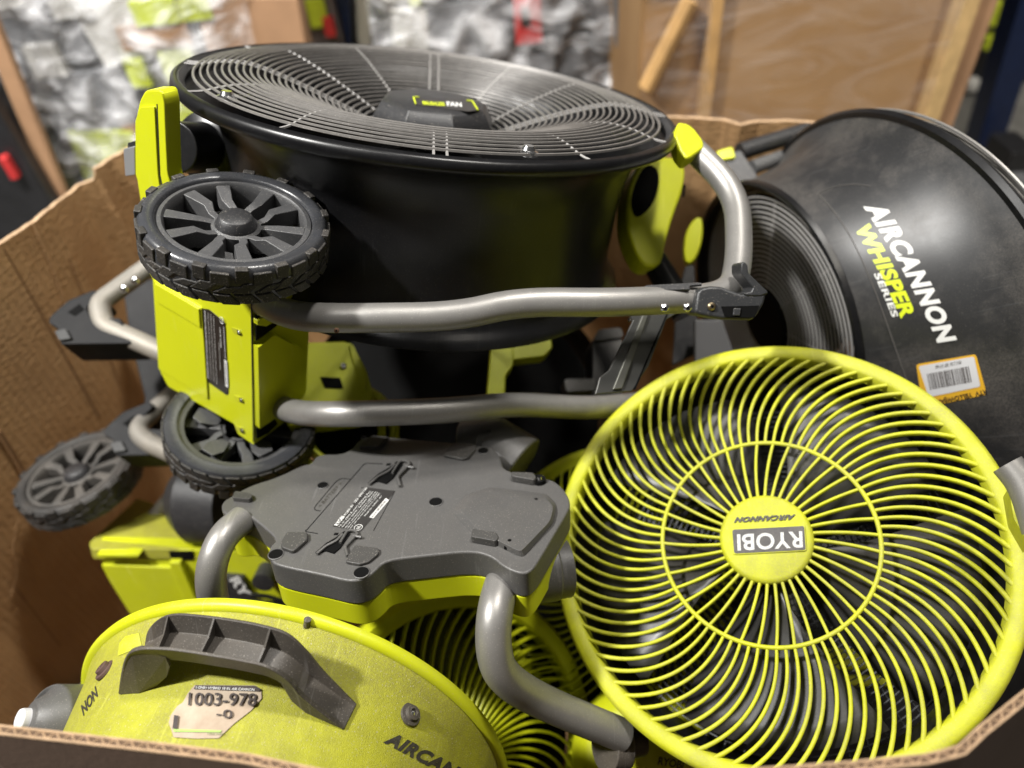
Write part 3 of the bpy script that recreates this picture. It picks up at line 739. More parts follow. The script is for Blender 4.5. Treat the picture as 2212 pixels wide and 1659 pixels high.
# raised hexagonal battery panel outline and side ledges
hexo = roundc([(1058, 1052), (1180, 1066), (1204, 1090), (1196, 1130), (1130, 1205), (1022, 1153), (975, 1105), (1008, 1068)], 10, 3)
hexi = roundc([(1060, 1062), (1176, 1074), (1196, 1094), (1188, 1126), (1124, 1192), (1034, 1146), (998, 1106), (1024, 1070)], 10, 3)
P = [GP(x, y, .0004) for x, y in hexo]; Q = [GP(x, y, .0075) for x, y in hexi]; k = len(P)
obj('battery_cover', P + Q, [(i, (i + 1) % k, k + (i + 1) % k, k + i) for i in range(k)] + [tuple(k + i for i in range(k))], GREY, gfan, world=True, bevel=.001, smooth=30)
RUBP = mat('rubber_pad', (.055, .053, .05), .55, bump=.3, bscale=800, speck=.4)
def zz(l): return [(432 + x * .3711, 933 + y * .3711) for x, y in l]
for name, poly, hh in [('foot_pad', zz([(510, 600), (630, 600), (632, 640), (560, 705), (540, 712), (480, 690), (472, 660)]), .005),
                       ('foot_pad', zz([(905, 672), (1045, 690), (1045, 720), (985, 770), (930, 785), (850, 770), (860, 740)]), .004),
                       ('foot_pad', zz([(1470, 75), (1605, 82), (1610, 110), (1560, 165), (1530, 172), (1420, 150), (1420, 130)]), .004),
                       ('foot_pad', zz([(1000, 35), (1100, 40), (1040, 100), (925, 98)]), .004),
                       ('rubber_stop', zz([(1812, 265), (1940, 270), (1960, 295), (1948, 315), (1815, 290)]), .009),
                       ('rubber_stop', zz([(1590, 598), (1725, 618), (1743, 650), (1725, 672), (1580, 645)]), .009),
                       ('rubber_stop', zz([(210, 365), (300, 378), (312, 400), (295, 415), (192, 405)]), .006)]:
    slab(name, GP, roundc(poly, 4, 3), hh, .0, RUBP, gfan, bevel=.0015)
# keyhole hangers: dark slot with raised lips
for ox, oy in ((0, 0), (-305, 405)):
    poly = zz([(x + ox, y + oy) for x, y in ((978, 302), (1040, 248), (1095, 216), (1146, 178), (1180, 178), (1178, 194), (1122, 276), (1086, 306), (1040, 292), (985, 308))])
    kh = slab('keyhole_slot', GP, poly, .0016, -.001, VOID, gfan, smooth=0)
    mb = MB()
    for pts in ([(1120, 240), (1155, 182), (1165, 170), (1190, 166), (1215, 172), (1220, 188)], [(1222, 188), (1150, 262), (1165, 316)], [(1200, 200), (1245, 208)], [(985, 303), (1040, 258), (1100, 228), (1135, 190)]):
        l = [GP(*q, .003) for q in zz([(x + ox, y + oy) for x, y in pts])]
        mb.tube(bend(l, .003, 3), .0016, seg=8)
    mb.out('slot_lip', GREY, kh, world=True)
    slab('vent_slot', GP, zz([(1090 + ox, 184 + oy), (1112 + ox, 184 + oy), (1106 + ox, 196 + oy), (1083 + ox, 196 + oy)]), .0006, -.001, VOID, gfan, smooth=0)
for x, y, r in ((715, 311, .0065), (1373, 407, .0078), (1648, 110, .0070), (442, 712, .0078), (940, 818, .0080), (952, 33, .003)):
    q = zz([(x, y)])[0]
    M = frame(GP(*q, .0003), GP.n, N(1, 0, 0)); v, f = lathe([(r * .93, 0), (r, .0008), (r * 1.1, .0004), (r * 1.12, -.001)], 28); 
    o = obj('screw_well', [M @ p for p in v], f, GREY, gfan, world=True)
    obj('well_shadow_hole', [M @ p for p in circ(r * .94, .0004, 28)], [tuple(range(28))], VOID, o, world=True, smooth=0)
for x, y in ((1957, 402), (1803, 643), (1975, 274)):
    q = zz([(x, y)])[0]; M = frame(GP(*q, .0040), GP.n, N(1, 0, 0))
    v, f = lathe([(0, .0), (.0062, .0), (.0075, .0010), (.0082, -.004)], 24)
    o = obj('screw_well', [M @ p for p in v], f, VOID, gfan, world=True); screw(o, GP(*q, .0045), GP.n, .0036)
# engraved outline + rating label
mb = MB()
for pts in ([(618, 570), (610, 580), (685, 592)], [(618, 575), (960, 182), (1063, 186)], [(880, 276), (820, 270), (790, 290), (665, 440), (668, 455), (700, 460)]):
    mb.tube(bend([GP(*q, .0002) for q in zz(pts)], .004, 3), .0005, seg=4)
mb.tube([GP(*q, .0002) for q in zz([(940, 325), (1135, 345), (1010, 575)])], .0004, seg=4)
mb.out('engraved_line', VOID, gfan, world=True)
gl = decal('rating_label', GP, zz([(975, 322), (1135, 345), (935, 580), (770, 548)]), mat('label_grey', (.035, .033, .032), .35, rvar=.05), gfan, h=.0005)
def gt_(s, p0, p1, hgt, m=WHT, bold=.0, nm='lettering'):
    a, b = zz([p0])[0], zz([p1])[0]; dx, dy = -.45 * hgt * .75, -.9 * hgt * .3711
    text(nm, s, GP, a, b, (a[0] - hgt * .3711 * .95, a[1] - hgt * .3711 * .15), m, gl, h=.0012, bold=bold)
gt_('RYOBI', (802, 546), (845, 492), 24, bold=.03)
gt_('PCL850 18V   120V~ 60Hz 1.6A', (848, 486), (975, 325), 14, bold=.01)
gt_('12 in. (304.8 mm) Hybrid Fan', (818, 552), (998, 345), 13)
gt_('Ventilateur hybride / Ventilador hibrido', (834, 556), (1012, 348), 12)
gt_('Use only with batteries and power supplies listed', (850, 560), (1028, 350), 10)
gt_('Utiliser uniquement avec les piles et blocs indiques', (864, 562), (1040, 352), 10)
gt_('Usar solo con baterias y fuentes indicadas', (878, 564), (1052, 356), 10)
gt_('Made for indoor use', (962, 490), (1060, 372), 9)
decal('serial_plate', GP, zz([(985, 497), (1082, 385), (1100, 397), (1010, 502)]), WHT, gl, h=.0009)
gt_('KU24158D008360', (1008, 496), (1086, 402), 14, PINK, .01)
gt_('UL', (925, 565), (938, 548), 18, bold=.02)
mb = MB(); c0 = GP(*zz([(922, 556)])[0], .0011); Mc = frame(c0, GP.n, N(1, 0, 0)); mb.tube([Mc @ q for q in circ(.0045, 0, 20)], .0004, closed=True, seg=4); mb.out('safety_mark', WHT, gl, world=True)
text('embossed_lettering', '< BATTERY >', GP, zz([(700, 440)])[0], zz([(830, 300)])[0], zz([(685, 430)])[0], PGREY, gfan, h=.0006)
# tube arms
px_tube('arm_tube', [(524, 1122, .85), (478, 1160, .82), (452, 1235, .81), (462, 1310, .84), (500, 1385, .90)], .0165, SILV, gfan, .05)
px_tube('arm_tube', [(1092, 1235, .80), (1068, 1315, .755), (1064, 1400, .75), (1082, 1462, .76), (1165, 1515, .80), (1345, 1588, .84)], .0185, SILV, gfan, .05)
v, f = tube([V(1305, 1610, .85), V(1345, 1608, .86), V(1350, 1608, .86), V(1385, 1600, .87)], [.03, .03, .017, .017], seg=32); obj('arm_pivot', v, f, GREYH, gfan, world=True, bevel=.002)
Mg = frame(V(985, 1645, .97), N(.5, .12, .85), N(1, 0, 0))
gh = bpy.data.objects.new('fan_head', None); link(gh, gfan); gh.matrix_basis = wm(gfan).inverted() @ Mg
def ring_head(parent):
    R0 = .195
    v, f = lathe([(R0 - .004, -.02), (R0, -.001), (R0 + .004, .003), (R0 + .020, .003), (R0 + .025, -.004), (R0 + .025, -.03), (R0 + .018, -.034)], 140); obj('ring_frame', v, f, LIMEC, parent, smooth=50)
    mb = MB()
    for k in range(58):
        a = 2 * PI * k / 58; pts = []
        for i in range(15):
            t = i / 14; r = .045 + (R0 + .001 - .045) * t; aa = a - R(26) * t ** 1.7; pts.append(Vector((r * math.cos(aa), r * math.sin(aa), .02 * (1 - t * t) - .004)))
        mb.add(*rib(pts, [.0021] * 15, .008))
    mb.out('spiral_grille', LIMEC, parent)
    v, f = lathe([(0, .022), (.042, .021), (.046, .012), (.046, 0)], 48); obj('hub_disc', v, f, BLACK, parent)
    v, f = lathe([(R0, -.03), (R0 - .02, -.12), (.05, -.125)], 80); obj('housing_band', v, f, BLACK, parent)
ring_head(gh)

# ================================================================== DUSTY LIME DRUM FAN with handle (front left)
nY = N(.142, .546, -.826)
MY = frame(V(636, 1615, .863), nY, N(1, 0, 0))
yfan = thing('drum_fan', 'dusty lime drum fan with brown-grey carry handle and torn paper sticker at the front left', 'drum fan', MY)
yprof = [(.247, -.004), (.243, -.012), (.238, -.03), (.228, -.08), (.219, -.130), (.213, -.170)]
v, f = lathe(yprof, 160); obj('drum', v, f, LIMEDUST, yfan, smooth=60)
v, f = lathe([(.246, .004), (.252, .003), (.2535, -.003), (.250, -.008), (.244, -.008), (.242, -.003)], 160, close=True); obj('drum_rim', v, f, LIME, yfan, smooth=60)
v, f = lathe([(.2135, -.164), (.216, -.170), (.214, -.177), (.200, -.180), (.06, -.172)], 140); obj('rear_collar', v, f, GREY, yfan, smooth=60)
YC = Cone(MY, yprof)
YC.n = N(0, .8, .6)
def q3(l): return [(x / 2, 829.5 + y / 2) for x, y in l]
# handle: swept channel section along an arch
backe = [(318, 1398, .02), (322, 1362, .045), (345, 1336, .058), (380, 1326, .064), (440, 1330, .066), (500, 1338, .066), (560, 1349, .066), (620, 1368, .062), (665, 1408, .050), (700, 1450, .030), (770, 1520, .004)]
fronte = [(258, 1500, .004), (270, 1425, .045), (296, 1402, .062), (350, 1400, .068), (400, 1405, .070), (450, 1413, .070), (520, 1425, .070), (580, 1440, .066), (625, 1470, .050), (655, 1505, .028), (742, 1576, .004)]
HPA = []
for l in (backe, fronte):
    HPA.append(None)
dref = []
def hpt(x, y, h):
    # distance of the handle edge in front of the drum skin along the local outward direction
    base = YC(min(max(x, 215), 1000), y + 2200 * h * .55, 0) if False else None
    return None
q0 = YC(330, 1440); q1 = YC(755, 1545); q2 = YC(540, 1500)
rad_ = MY.inverted() @ q2; rad_ = (MY.to_3x3() @ Vector((rad_.x, rad_.y, 0))).normalized()
hp0 = Plane(q0 + rad_ * .002, (q1 - q0).cross(rad_))
bpl = Plane(YC(318, 1398), (YC(770, 1520) - YC(318, 1398)).cross(rad_)); fpl = Plane(YC(258, 1500), (YC(742, 1576) - YC(258, 1500)).cross(rad_))
BP = [bpl(x, y) for x, y, h in backe]; FPn = [fpl(x, y) for x, y, h in fronte]
print('handle', bpl.n, fpl.n, [round((p - CAMLOC).length, 3) for p in BP], [round((p - CAMLOC).length, 3) for p in FPn])
# feet sink onto the drum skin
def onto(x, y, add=.001):
    q = YC(x, y, add); return q
for arr, src in ((BP, backe), (FPn, fronte)):
    for i in (0, len(arr) - 1):
        q = onto(src[i][0], src[i][1])
        if q is not None: arr[i] = q
BPs = cr(BP, 5); FPs = cr(FPn, 5); n = len(BPs)
v = []; f = []
up = hp0.n
for i in range(n):
    t = i / (n - 1); e = min(1, min(t, 1 - t) / .16)
    b0 = BPs[i]; f0 = FPs[i]; inner = -rad_ * (.022 * e)
    cen = (BPs[n // 2] + FPs[n // 2]) / 2
    fl0 = b0.lerp(f0, .12) + inner; fl1 = b0.lerp(f0, .86) + inner
    v += [b0, fl0, fl1, f0]
for i in range(n - 1):
    for k in range(3): f.append((i * 4 + k, i * 4 + k + 1, i * 4 + 5 + k, i * 4 + 4 + k))
hd = obj('carry_handle', v, f, GREYH, yfan, world=True, solid=.003, smooth=45, bevel=.0008, soff=0)
# outer skirt on the front leg of the handle
for fr in (.26, .45, .64):
    i = int(fr * (n - 1)); b0, f0 = v[i * 4], v[i * 4 + 3]; c0, c1 = v[i * 4 + 1], v[i * 4 + 2]
    d = (v[(i + 1) * 4] - b0).normalized() * .0009
    vs = [q + s for s in (d, -d) for q in (b0.lerp(f0, .05), b0.lerp(f0, .35) + (c0 - b0) * .45, b0.lerp(f0, .8) + (c0 - b0) * .6, c1, c0)]
    obj('handle_rib', vs, [(0, 1, 2, 3, 4), (9, 8, 7, 6, 5)] + [(k, k + 5, (k + 1) % 5 + 5, (k + 1) % 5) for k in range(5)], GREYH, hd, world=True, smooth=0)
# skirts that close the channel down to the drum at both legs
def skirt(pts):
    bm_v = [onto(x, y, .001) or hp0(x, y) for x, y in pts]
    return bm_v
i1 = int(.22 * (n - 1))
vs = []; 
for k in range(0, i1 + 1): vs.append(FPs[k])
skb = [fpl(x, y, -.002) for x, y in ((358, 1421), (366, 1440), (360, 1462), (330, 1490))] + [onto(300, 1497)]
obj('handle_leg', vs + skb, [tuple(range(len(vs) + len(skb)))], GREYH, hd, world=True, smooth=0, solid=.003)
i2 = int(.74 * (n - 1)); vs = [FPs[k] for k in range(i2, n)]
skb = [onto(700, 1558), onto(660, 1540), fpl(630, 1515, -.002), fpl(603, 1470, -.002), fpl(585, 1448, -.002)]
obj('handle_leg', vs + skb, [tuple(range(len(vs) + len(skb)))], GREYH, hd, world=True, smooth=0, solid=.003)
def bump_screw(px, py, r, m=GREYH, cap=True):
    P = YC(px, py, 0)
    if P is None: return
    q = MY.inverted() @ P; nn = (MY.to_3x3() @ Vector((q.x, q.y, 0))).normalized()
    M = frame(P, nn, N(1, 0, 0)); v, f = lathe([(r * 1.5, -.001), (r * 1.45, .0015), (r, .002), (r * .92, .0055), (r * .5, .006), (r * .45, .004), (0, .004)], 28)
    o = obj('bolt', [M @ p for p in v], f, m, yfan, world=True)
    v, f = lathe([(r * .38, .0042), (0, .0058)], 12); obj('bolt_core', [M @ p for p in v], f, CHROME, o, world=True)
bump_screw(887, 1543, .0075); bump_screw(702, 1512, .0075); bump_screw(227, 1447, .0075, mat('rust_bolt', (.10, .06, .05), .6))
P = YC(663, 1350, 0); q = MY.inverted() @ P; nn = (MY.to_3x3() @ Vector((q.x, q.y, 0))).normalized()
v, f = tube([P - nn * .002, P + nn * .009], .0035, seg=14); obj('rivet', v, f, GREYH, yfan, world=True)
# lettering on the drum skin
text('lettering', 'AIRCANNON', YC, (827, 1604), (1075, 1735), (843, 1577), PGREY, yfan, h=.0006, bold=.05, shear=.25, space=1.08, cut=2)
text('lettering', 'NON', YC, (180, 1547), (214, 1500), (172, 1528), PGREY, yfan, h=.0006, bold=.03, shear=.25, cut=1)
# torn sticker
stp = q3([(842, 1300), (1100, 1302), (1128, 1318), (1130, 1358), (1085, 1410), (1010, 1468), (945, 1530), (850, 1532), (750, 1526), (742, 1500), (728, 1462), (738, 1430), (765, 1392), (790, 1375), (812, 1335)])
st = decal('paper_sticker', YC, stp, PAPER, yfan, h=.0012, cuts=4, label='torn brown paper sticker printed 1003-978')
def st_t(s, p0, p1, p2, m=PINK, **k): a, b, c = q3([p0, p1, p2]); return text('lettering', s, YC, a, b, c, m, st, h=.0030, **k)
decal('sticker_band', YC, q3([(845, 1301), (1100, 1303), (1127, 1318), (1120, 1328), (836, 1318)]), PINK, st, h=.0024, cuts=1)
st_t('I ONE+ HYBRID 18 IN. AIR CANNON', (846, 1316), (1098, 1326), (848, 1305), WHT, bold=.01)
st_t('1003-978', (812, 1388), (1106, 1392), (816, 1332), bold=.012, cut=1)
st_t('-0', (934, 1440), (1004, 1446), (936, 1402), bold=.012)
st_t('1', (745, 1488), (764, 1491), (752, 1430), bold=.01)
st_t('MAG SPRI', (896, 1514), (962, 1516), (897, 1504), mat('ink_green', (.12, .18, .05), .6))
decal('sticker_stripe', YC, q3([(748, 1490), (958, 1496), (952, 1504), (750, 1502)]), mat('stripe_green', (.35, .55, .12), .6), st, h=.0024, cuts=1)
# scraped clean patch
decal('scraped_patch', YC, q3([(540, 1090), (600, 1075), (612, 1130), (585, 1145), (545, 1160), (508, 1175), (515, 1120)]), LIMED, yfan, h=.0006, cuts=2)
# grey side knob with white tip
kq = (frame(V(110, 1560, .80), N(-.6, .2, .75), N(1, 0, 0)))
A = V(52, 1552, .78); B = V(200, 1560, .84)
v, f = tube([V(62, 1553, .78), V(95, 1555, .79), V(100, 1555, .79), B], [.018, .030, .036, .040], seg=36); obj('side_knob', v, f, GREY, yfan, world=True, bevel=.003)
v, f = tube([V(38, 1556, .775), V(70, 1556, .785)], .012, seg=20); obj('knob_tip', v, f, STW, yfan, world=True, bevel=.003)

# ================================================================== BLACK LETTERED DRUM FAN (right, behind)
nW = N(-.944, -.292, .152)
MW = frame(V(1654, 694, 1.19), nW, N(0, 1, 0))
wfan = thing('drum_fan', 'dusty black drum fan lying on its side at the right, lettered in white and lime', 'drum fan', MW)
wprof = [(.219, -.002), (.224, -.012), (.236, -.030), (.262, -.060), (.289, -.090), (.312, -.112), (.335, -.127), (.354, -.138), (.360, -.142)]
def wshear(z):
    t = max(0.0, min(1.0, (-z - .008) / .132))
    return Vector((-.088 * t, -.037 * t, 0))
def wl(vs): return [q + wshear(q.z) for q in vs]
v, f = lathe(wprof, 160); obj('drum', wl(v), f, BLACKD, wfan, smooth=60)
v, f = lathe([(.215, .0), (.220, .004), (.224, .002), (.225, -.006), (.220, -.009), (.214, -.006)], 160, close=True); obj('rear_rim', v, f, BLACK, wfan)
v, f = lathe([(.354, -.137), (.361, -.138), (.366, -.144), (.362, -.152), (.354, -.150)], 160, close=True); obj('rolled_rim', wl(v), f, BLACK, wfan)
mb = MB()
for i in range(22): mb.tube(circ(.211 - i * .0075, -.018 + .0008 * i, 100), .0015, closed=True, seg=5)
mb.out('rear_guard', mat('guard_wire', (.36, .35, .34), .4, metal=.1), wfan)
mb = MB()
for k in range(8):
    a = k * PI / 4 + .3; mb.tube([Vector((r * math.cos(a), r * math.sin(a), z)) for r, z in ((.05, -.002), (.215, -.02))], .0018, seg=5)
mb.out('guard_braces', WIRE, wfan)
mb = MB()
for i in range(3): mb.tube(wl(circ(.359 - i * .010, -.166 - i * .009, 140)), .0022, closed=True, seg=5)
mb.out('front_guard', SILV, wfan)
mb = MB()
for i in range(18): mb.tube(wl(circ(.33 - i * .016, -.190, 100)), .0016, closed=True, seg=4)
mb.out('front_wires', WIRE, wfan)
v, f = lathe([(0, .006), (.052, .004), (.062, -.01), (.080, -.09), (0, -.1)], 40); obj('motor_hub', v, f, VOID, wfan)
blades(wfan, 6, .05, .21, -.08, 62, BLADE)
WC = Cone(MW, wprof, wshear)
# panel decal boundary and writing (positions are taken on the drum skin)
mb = MB()
l = [(1766, 418), (1800, 455), (1836, 510), (1870, 580), (1900, 655), (1930, 740), (1962, 830)]
pts = [WC(x, y, .0006) for x, y in l]; pts = [p for p in pts if p]
mb.tube(cr(pts, 4), .0007, seg=4)
l = [(1766, 418), (1800, 404), (1842, 398), (1880, 402)]
pts = [WC(x, y, .0006) for x, y in l]; pts = [p for p in pts if p]; mb.tube(cr(pts, 4), .0006, seg=4)
mb.out('decal_outline', mat('decal_edge', (.09, .085, .08), .5), wfan, world=True)
text('lettering', 'AIRCANNON', WC, (1864, 446), (2028, 750), (1904, 430), WHT, wfan, h=.0008, bold=.05, shear=.25, space=1.14, cut=2, curve=.22)
text('lettering', 'WHISPER', WC, (1847, 497), (1946, 689), (1878, 482), PLIME, wfan, h=.0008, bold=.045, shear=.25, space=1.05, cut=2, curve=.12)
text('lettering', 'SERIES', WC, (1887, 592), (1928, 688), (1900, 586), WHT, wfan, h=.0008, bold=.03, shear=.15, space=1.1, cut=1, curve=.08)
for x, y in ((1670, 416), (1792, 550)):
    P = WC(x, y, 0)
    if P is None: continue
    q = MW.inverted() @ P; nn = (MW.to_3x3() @ Vector((q.x, q.y, 0))).normalized(); screw(wfan, P, nn, .006, h=.005)
stk = decal('price_sticker', WC, roundc([(1979, 787), (2108, 765), (2132, 852), (2030, 874), (1993, 880)], 6, 3), ORNG, wfan, h=.0012, cuts=3, label='amber and white barcode sticker, text upside down')
decal('sticker_field', WC, roundc([(1984, 791), (2104, 770), (2118, 835), (2006, 858)], 5, 3), STW, stk, h=.0022, cuts=3)
rnd = random.Random(4); x = 0.0; bars = 0
mb_poly = []
while x < .97:
    wv = rnd.choice((.012, .02, .03)); mb_poly.append((x, min(x + wv, 1))); x += wv + rnd.choice((.012, .018, .026))
vs = []; fs = []
for a, b in mb_poly:
    quad = [(2002 + 92 * t, 808 - 17 * t) for t in (a, b)]
    p = [WC(quad[0][0], quad[0][1], .003), WC(quad[1][0], quad[1][1], .003), WC(quad[1][0] + 7, quad[1][1] + 34, .003), WC(quad[0][0] + 7, quad[0][1] + 34, .003)]
    if all(p): fs.append(tuple(range(len(vs), len(vs) + 4))); vs += p
obj('barcode', vs, fs, PINK, stk, world=True, smooth=0)
text('lettering', '0012 2 021 287 157 665', WC, (2076, 779), (2020, 790), (2077, 786), PINK, stk, h=.003)
text('lettering', 'RTV  YELLOW/JAX', WC, (2129, 838), (2020, 862), (2131, 851), PINK, stk, h=.003, bold=.02)
px_tube('guard_rod', [(2006, 296, 1.17), (2046, 318, 1.17), (2112, 396, 1.16), (2200, 528, 1.15), (2330, 740, 1.13)], .0042, SILV, wfan, .05, 12)
px_tube('guard_rod', [(2050, 345, 1.16), (2110, 440, 1.15), (2230, 618, 1.14), (2330, 790, 1.12)], .0030, SILV, wfan, .05, 12)
screw(wfan, V(2052, 332, 1.15), N(.3, .5, .8), .008, name='clip')
# carry handle at the top edge
hpw = Plane(V(1690, 310, 1.25), N(.0, .3, .95))
px_tube('handle_bar', [(1598, 328, 1.27), (1745, 282, 1.30)], .015, DGREY, wfan)
px_tube('handle_bar', [(1625, 362, 1.24), (1740, 322, 1.27)], .012, mat('handle_grey', (.09, .09, .09), .4), wfan)
slab('handle_bracket', hpw, [(1545, 338), (1600, 322), (1635, 372), (1640, 392), (1586, 398), (1560, 370)], .0, -.03, DGREY, wfan, bevel=.003)
slab('handle_bracket', hpw, [(1740, 270), (1800, 262), (1835, 285), (1790, 310), (1752, 312)], .0, -.03, DGREY, wfan, bevel=.003)
slab('lime_grip', hpw, roundc([(1546, 330), (1580, 320), (1588, 345), (1552, 350)], 4, 2), .006, -.01, LIMEC, wfan, bevel=.003)
slab('lime_grip', hpw, roundc([(1758, 268), (1798, 262), (1802, 275), (1765, 282)], 4, 2), .006, -.01, LIMEC, wfan, bevel=.003)
slab('lime_grip', hpw, roundc([(1712, 320), (1742, 306), (1752, 322), (1722, 342)], 4, 2), .01, -.01, LIMEC, wfan, bevel=.003)
sp = Plane(V(1495, 520, 1.22), N(-.2, .1, 1))
slab('lime_latch', sp, chaikin([(1480, 500), (1500, 470), (1518, 468), (1518, 520), (1500, 565), (1482, 570), (1475, 548)], 2), .0, -.03, LIMEC, wfan, bevel=.004)
slab('stand_leg', sp, [(1480, 575), (1500, 572), (1512, 760), (1452, 790), (1460, 640)], .0, -.02, DGREY, wfan, bevel=.003)
slab('stand_leg', Plane(V(1520, 750, 1.15), N(-.2, .1, 1)), [(1500, 690), (1560, 690), (1600, 800), (1500, 820)], .0, -.02, mat('leg_grey', (.11, .11, .115), .45), wfan, bevel=.003)

# ================================================================== DUSTY WHEELED STAND (left, deep in the box)
DFOOT = mat('foot_black', (.008, .008, .009), .6, bump=.3, bscale=700, dust=.1, dcol=(.04, .036, .03), spec=.25)
dfan = thing('fan_stand', 'dusty upturned fan stand with lime base and dusty wheel, by the left box wall', 'fan stand', frame(V(178, 1035, 1.28), N(-.14, .78, .62), N(1, 0, 0)))
w3 = wheel(dfan, True); place_wheel(w3, V(172, 1030, 1.27), N(-.16, .76, .62), N(1, .3, 0))
px_tube('frame_tube', [(400, 520, 1.24), (300, 592, 1.20), (213, 655, 1.15), (224, 704, 1.13), (372, 770, 1.10)], .0155, SILVD, dfan, .016)
px_tube('frame_tube', [(450, 790, 1.30), (375, 850, 1.26), (295, 922, 1.20), (310, 952, 1.18), (440, 1008, 1.12)], .0155, SILVD, dfan, .03)
px_tube('frame_tube', [(430, 1005, 1.3), (330, 1120, 1.32)], .0135, SILVD, dfan)
for (ox, oy, d) in ((0, 0, 1.13), (118, 240, 1.19)):
    pl = Plane(V(190 + ox, 690 + oy, d), N(-.1, .45, .9))
    ft = slab('corner_foot', pl, roundc([(108 + ox, 700 + oy), (112 + ox, 686 + oy), (150 + ox, 652 + oy), (208 + ox, 628 + oy), (215 + ox, 640 + oy), (188 + ox, 668 + oy), (200 + ox, 688 + oy), (262 + ox, 690 + oy), (288 + ox, 744 + oy), (134 + ox, 746 + oy), (128 + ox, 712 + oy)], 4, 2), .004, -.05, DFOOT, dfan, bevel=.004)
    slab('foot_slot', pl, [(150 + ox, 678 + oy), (176 + ox, 660 + oy), (186 + ox, 672 + oy), (166 + ox, 686 + oy)], .005, -.001, VOID, ft, smooth=0)
    slab('foot_nub', pl, roundc([(126 + ox, 722 + oy), (150 + ox, 716 + oy), (162 + ox, 738 + oy), (136 + ox, 742 + oy)], 3, 2), .010, -.001, mat('nub_grey', (.03, .03, .03), .6), ft, bevel=.002)
pl = Plane(V(330, 780, 1.32), N(-.1, .2, 1))
slab('side_plate', pl, [(262, 610), (345, 600), (350, 700), (420, 790), (370, 920), (300, 930), (312, 860), (280, 730)], 0, -.02, DFOOT, dfan, bevel=.003)
for x, y in ((292, 607), (268, 625)): screw(dfan, V(x, y, 1.14), N(0, -.3, 1), .006)
# lime base: dusty top and shaded front with panel breaks
T = Plane(V(400, 1160, 1.24), N(.0, .93, .37)); Fr = Plane(V(400, 1195, 1.21), N(-.05, -.5, .9))
slab('lime_base', T, roundc([(192, 1172), (296, 1076), (330, 1086), (352, 1112), (390, 1128), (470, 1136), (600, 1150), (640, 1190), (400, 1186), (196, 1186)], 5, 2), 0, -.02, LIMEDUST, dfan, bevel=.003)
slab('lime_front', Fr, roundc([(200, 1184), (640, 1192), (640, 1360), (290, 1330), (240, 1250)], 5, 2), 0, -.03, LIME, dfan, bevel=.003)
slab('front_panel', Fr, roundc([(222, 1215), (388, 1222), (396, 1262), (415, 1262), (440, 1340), (290, 1330), (240, 1250)], 3, 2), .006, -.001, LIME, dfan, bevel=.002)
slab('front_rib', Fr, roundc([(370, 1205), (395, 1205), (450, 1330), (425, 1330)], 3, 2), .012, -.001, LIME, dfan, bevel=.002)
slab('front_rib', Fr, roundc([(220, 1183), (312, 1184), (308, 1190), (224, 1190)], 2, 2), .016, -.001, LIME, dfan, bevel=.002)
slab('front_window', Fr, [(366, 1190), (418, 1190), (418, 1208), (370, 1208)], .002, -.001, VOID, dfan, smooth=0)
lb = slab('logo_plate', Fr, roundc([(484, 1236), (530, 1240), (556, 1296), (500, 1292)], 4, 2), .010, -.001, DGREY, dfan, bevel=.001)
text('lettering', 'RY', Fr, (494, 1252), (524, 1292), (514, 1244), WHT, lb, h=.011, bold=.04)
mb = MB()
for l in ([(545, 1285), (585, 1290), (640, 1310)], [(540, 1300), (600, 1305), (640, 1330)]): mb.tube(cr([Fr(x, y, .03) for x, y in l], 6), .004, seg=6)
mb.out('power_cord', BLACK, dfan, world=True)
v, f = lathe([(0, .012), (.018, .010), (.018, -.02)], 20); M = frame(Fr(572, 1250, .02), Fr.n, N(1, 0, 0)); obj('dial', [M @ q for q in v], f, DGREY, dfan, world=True)

# ================================================================== OTHER THINGS HALF-HIDDEN IN THE PILE
hid = thing('fan_motor_housing', 'lime fan housing with round rear collar, half hidden behind the wheeled base', 'fan housing', Matrix.Translation(V(740, 830, 1.08)))
pl = Plane(V(740, 800, 1.05), N(.1, .35, .95))
slab('housing', pl, roundc([(600, 742), (745, 737), (762, 745), (792, 800), (806, 850), (780, 900), (620, 920), (600, 860)], 7, 3), 0, -.05, LIME, hid, bevel=.006, bseg=3)
slab('housing_facet', pl, roundc([(752, 742), (764, 748), (792, 812), (790, 845), (782, 848)], 3, 2), .006, -.02, LIME, hid, bevel=.002)
slab('cutout', pl, [(692, 815), (735, 817), (742, 840), (702, 838)], .002, -.001, VOID, hid, smooth=0)
screw(hid, pl(742, 790, .002), pl.n, .005)
M = frame(V(748, 938, 1.10), N(.15, .35, .93), N(1, 0, 0))
for r0, r1, z1 in ((.078, .066, .02), (.058, .050, .035)):
    v, f = lathe([(r0, -.03), (r0, z1 - .006), (r0 - .004, z1), (r1, z1), (r1 - .003, z1 - .01)], 60); obj('round_collar', [M @ q for q in v], f, LIME, hid, world=True)
v, f = lathe([(0, .02), (.050, .02), (.05, -.02)], 40); obj('collar_core', [M @ q for q in v], f, VOID, hid, world=True)

brk = thing('fan_bracket', 'lime angled bracket of a buried black fan, seen below the drum between the tubes', 'bracket', Matrix.Translation(V(1110, 790, 1.16)))
pl = Plane(V(1110, 790, 1.12), N(.1, .3, 1))
slab('bracket_post', pl, roundc([(1060, 748), (1078, 742), (1112, 746), (1108, 790), (1092, 810), (1090, 868), (1050, 868), (1056, 800)], 4, 2), 0, -.03, LIME, brk, bevel=.003)
slab('bracket_arm', pl, roundc([(1105, 745), (1190, 733), (1192, 752), (1175, 770), (1108, 778)], 3, 2), .003, -.03, LIME, brk, bevel=.003)

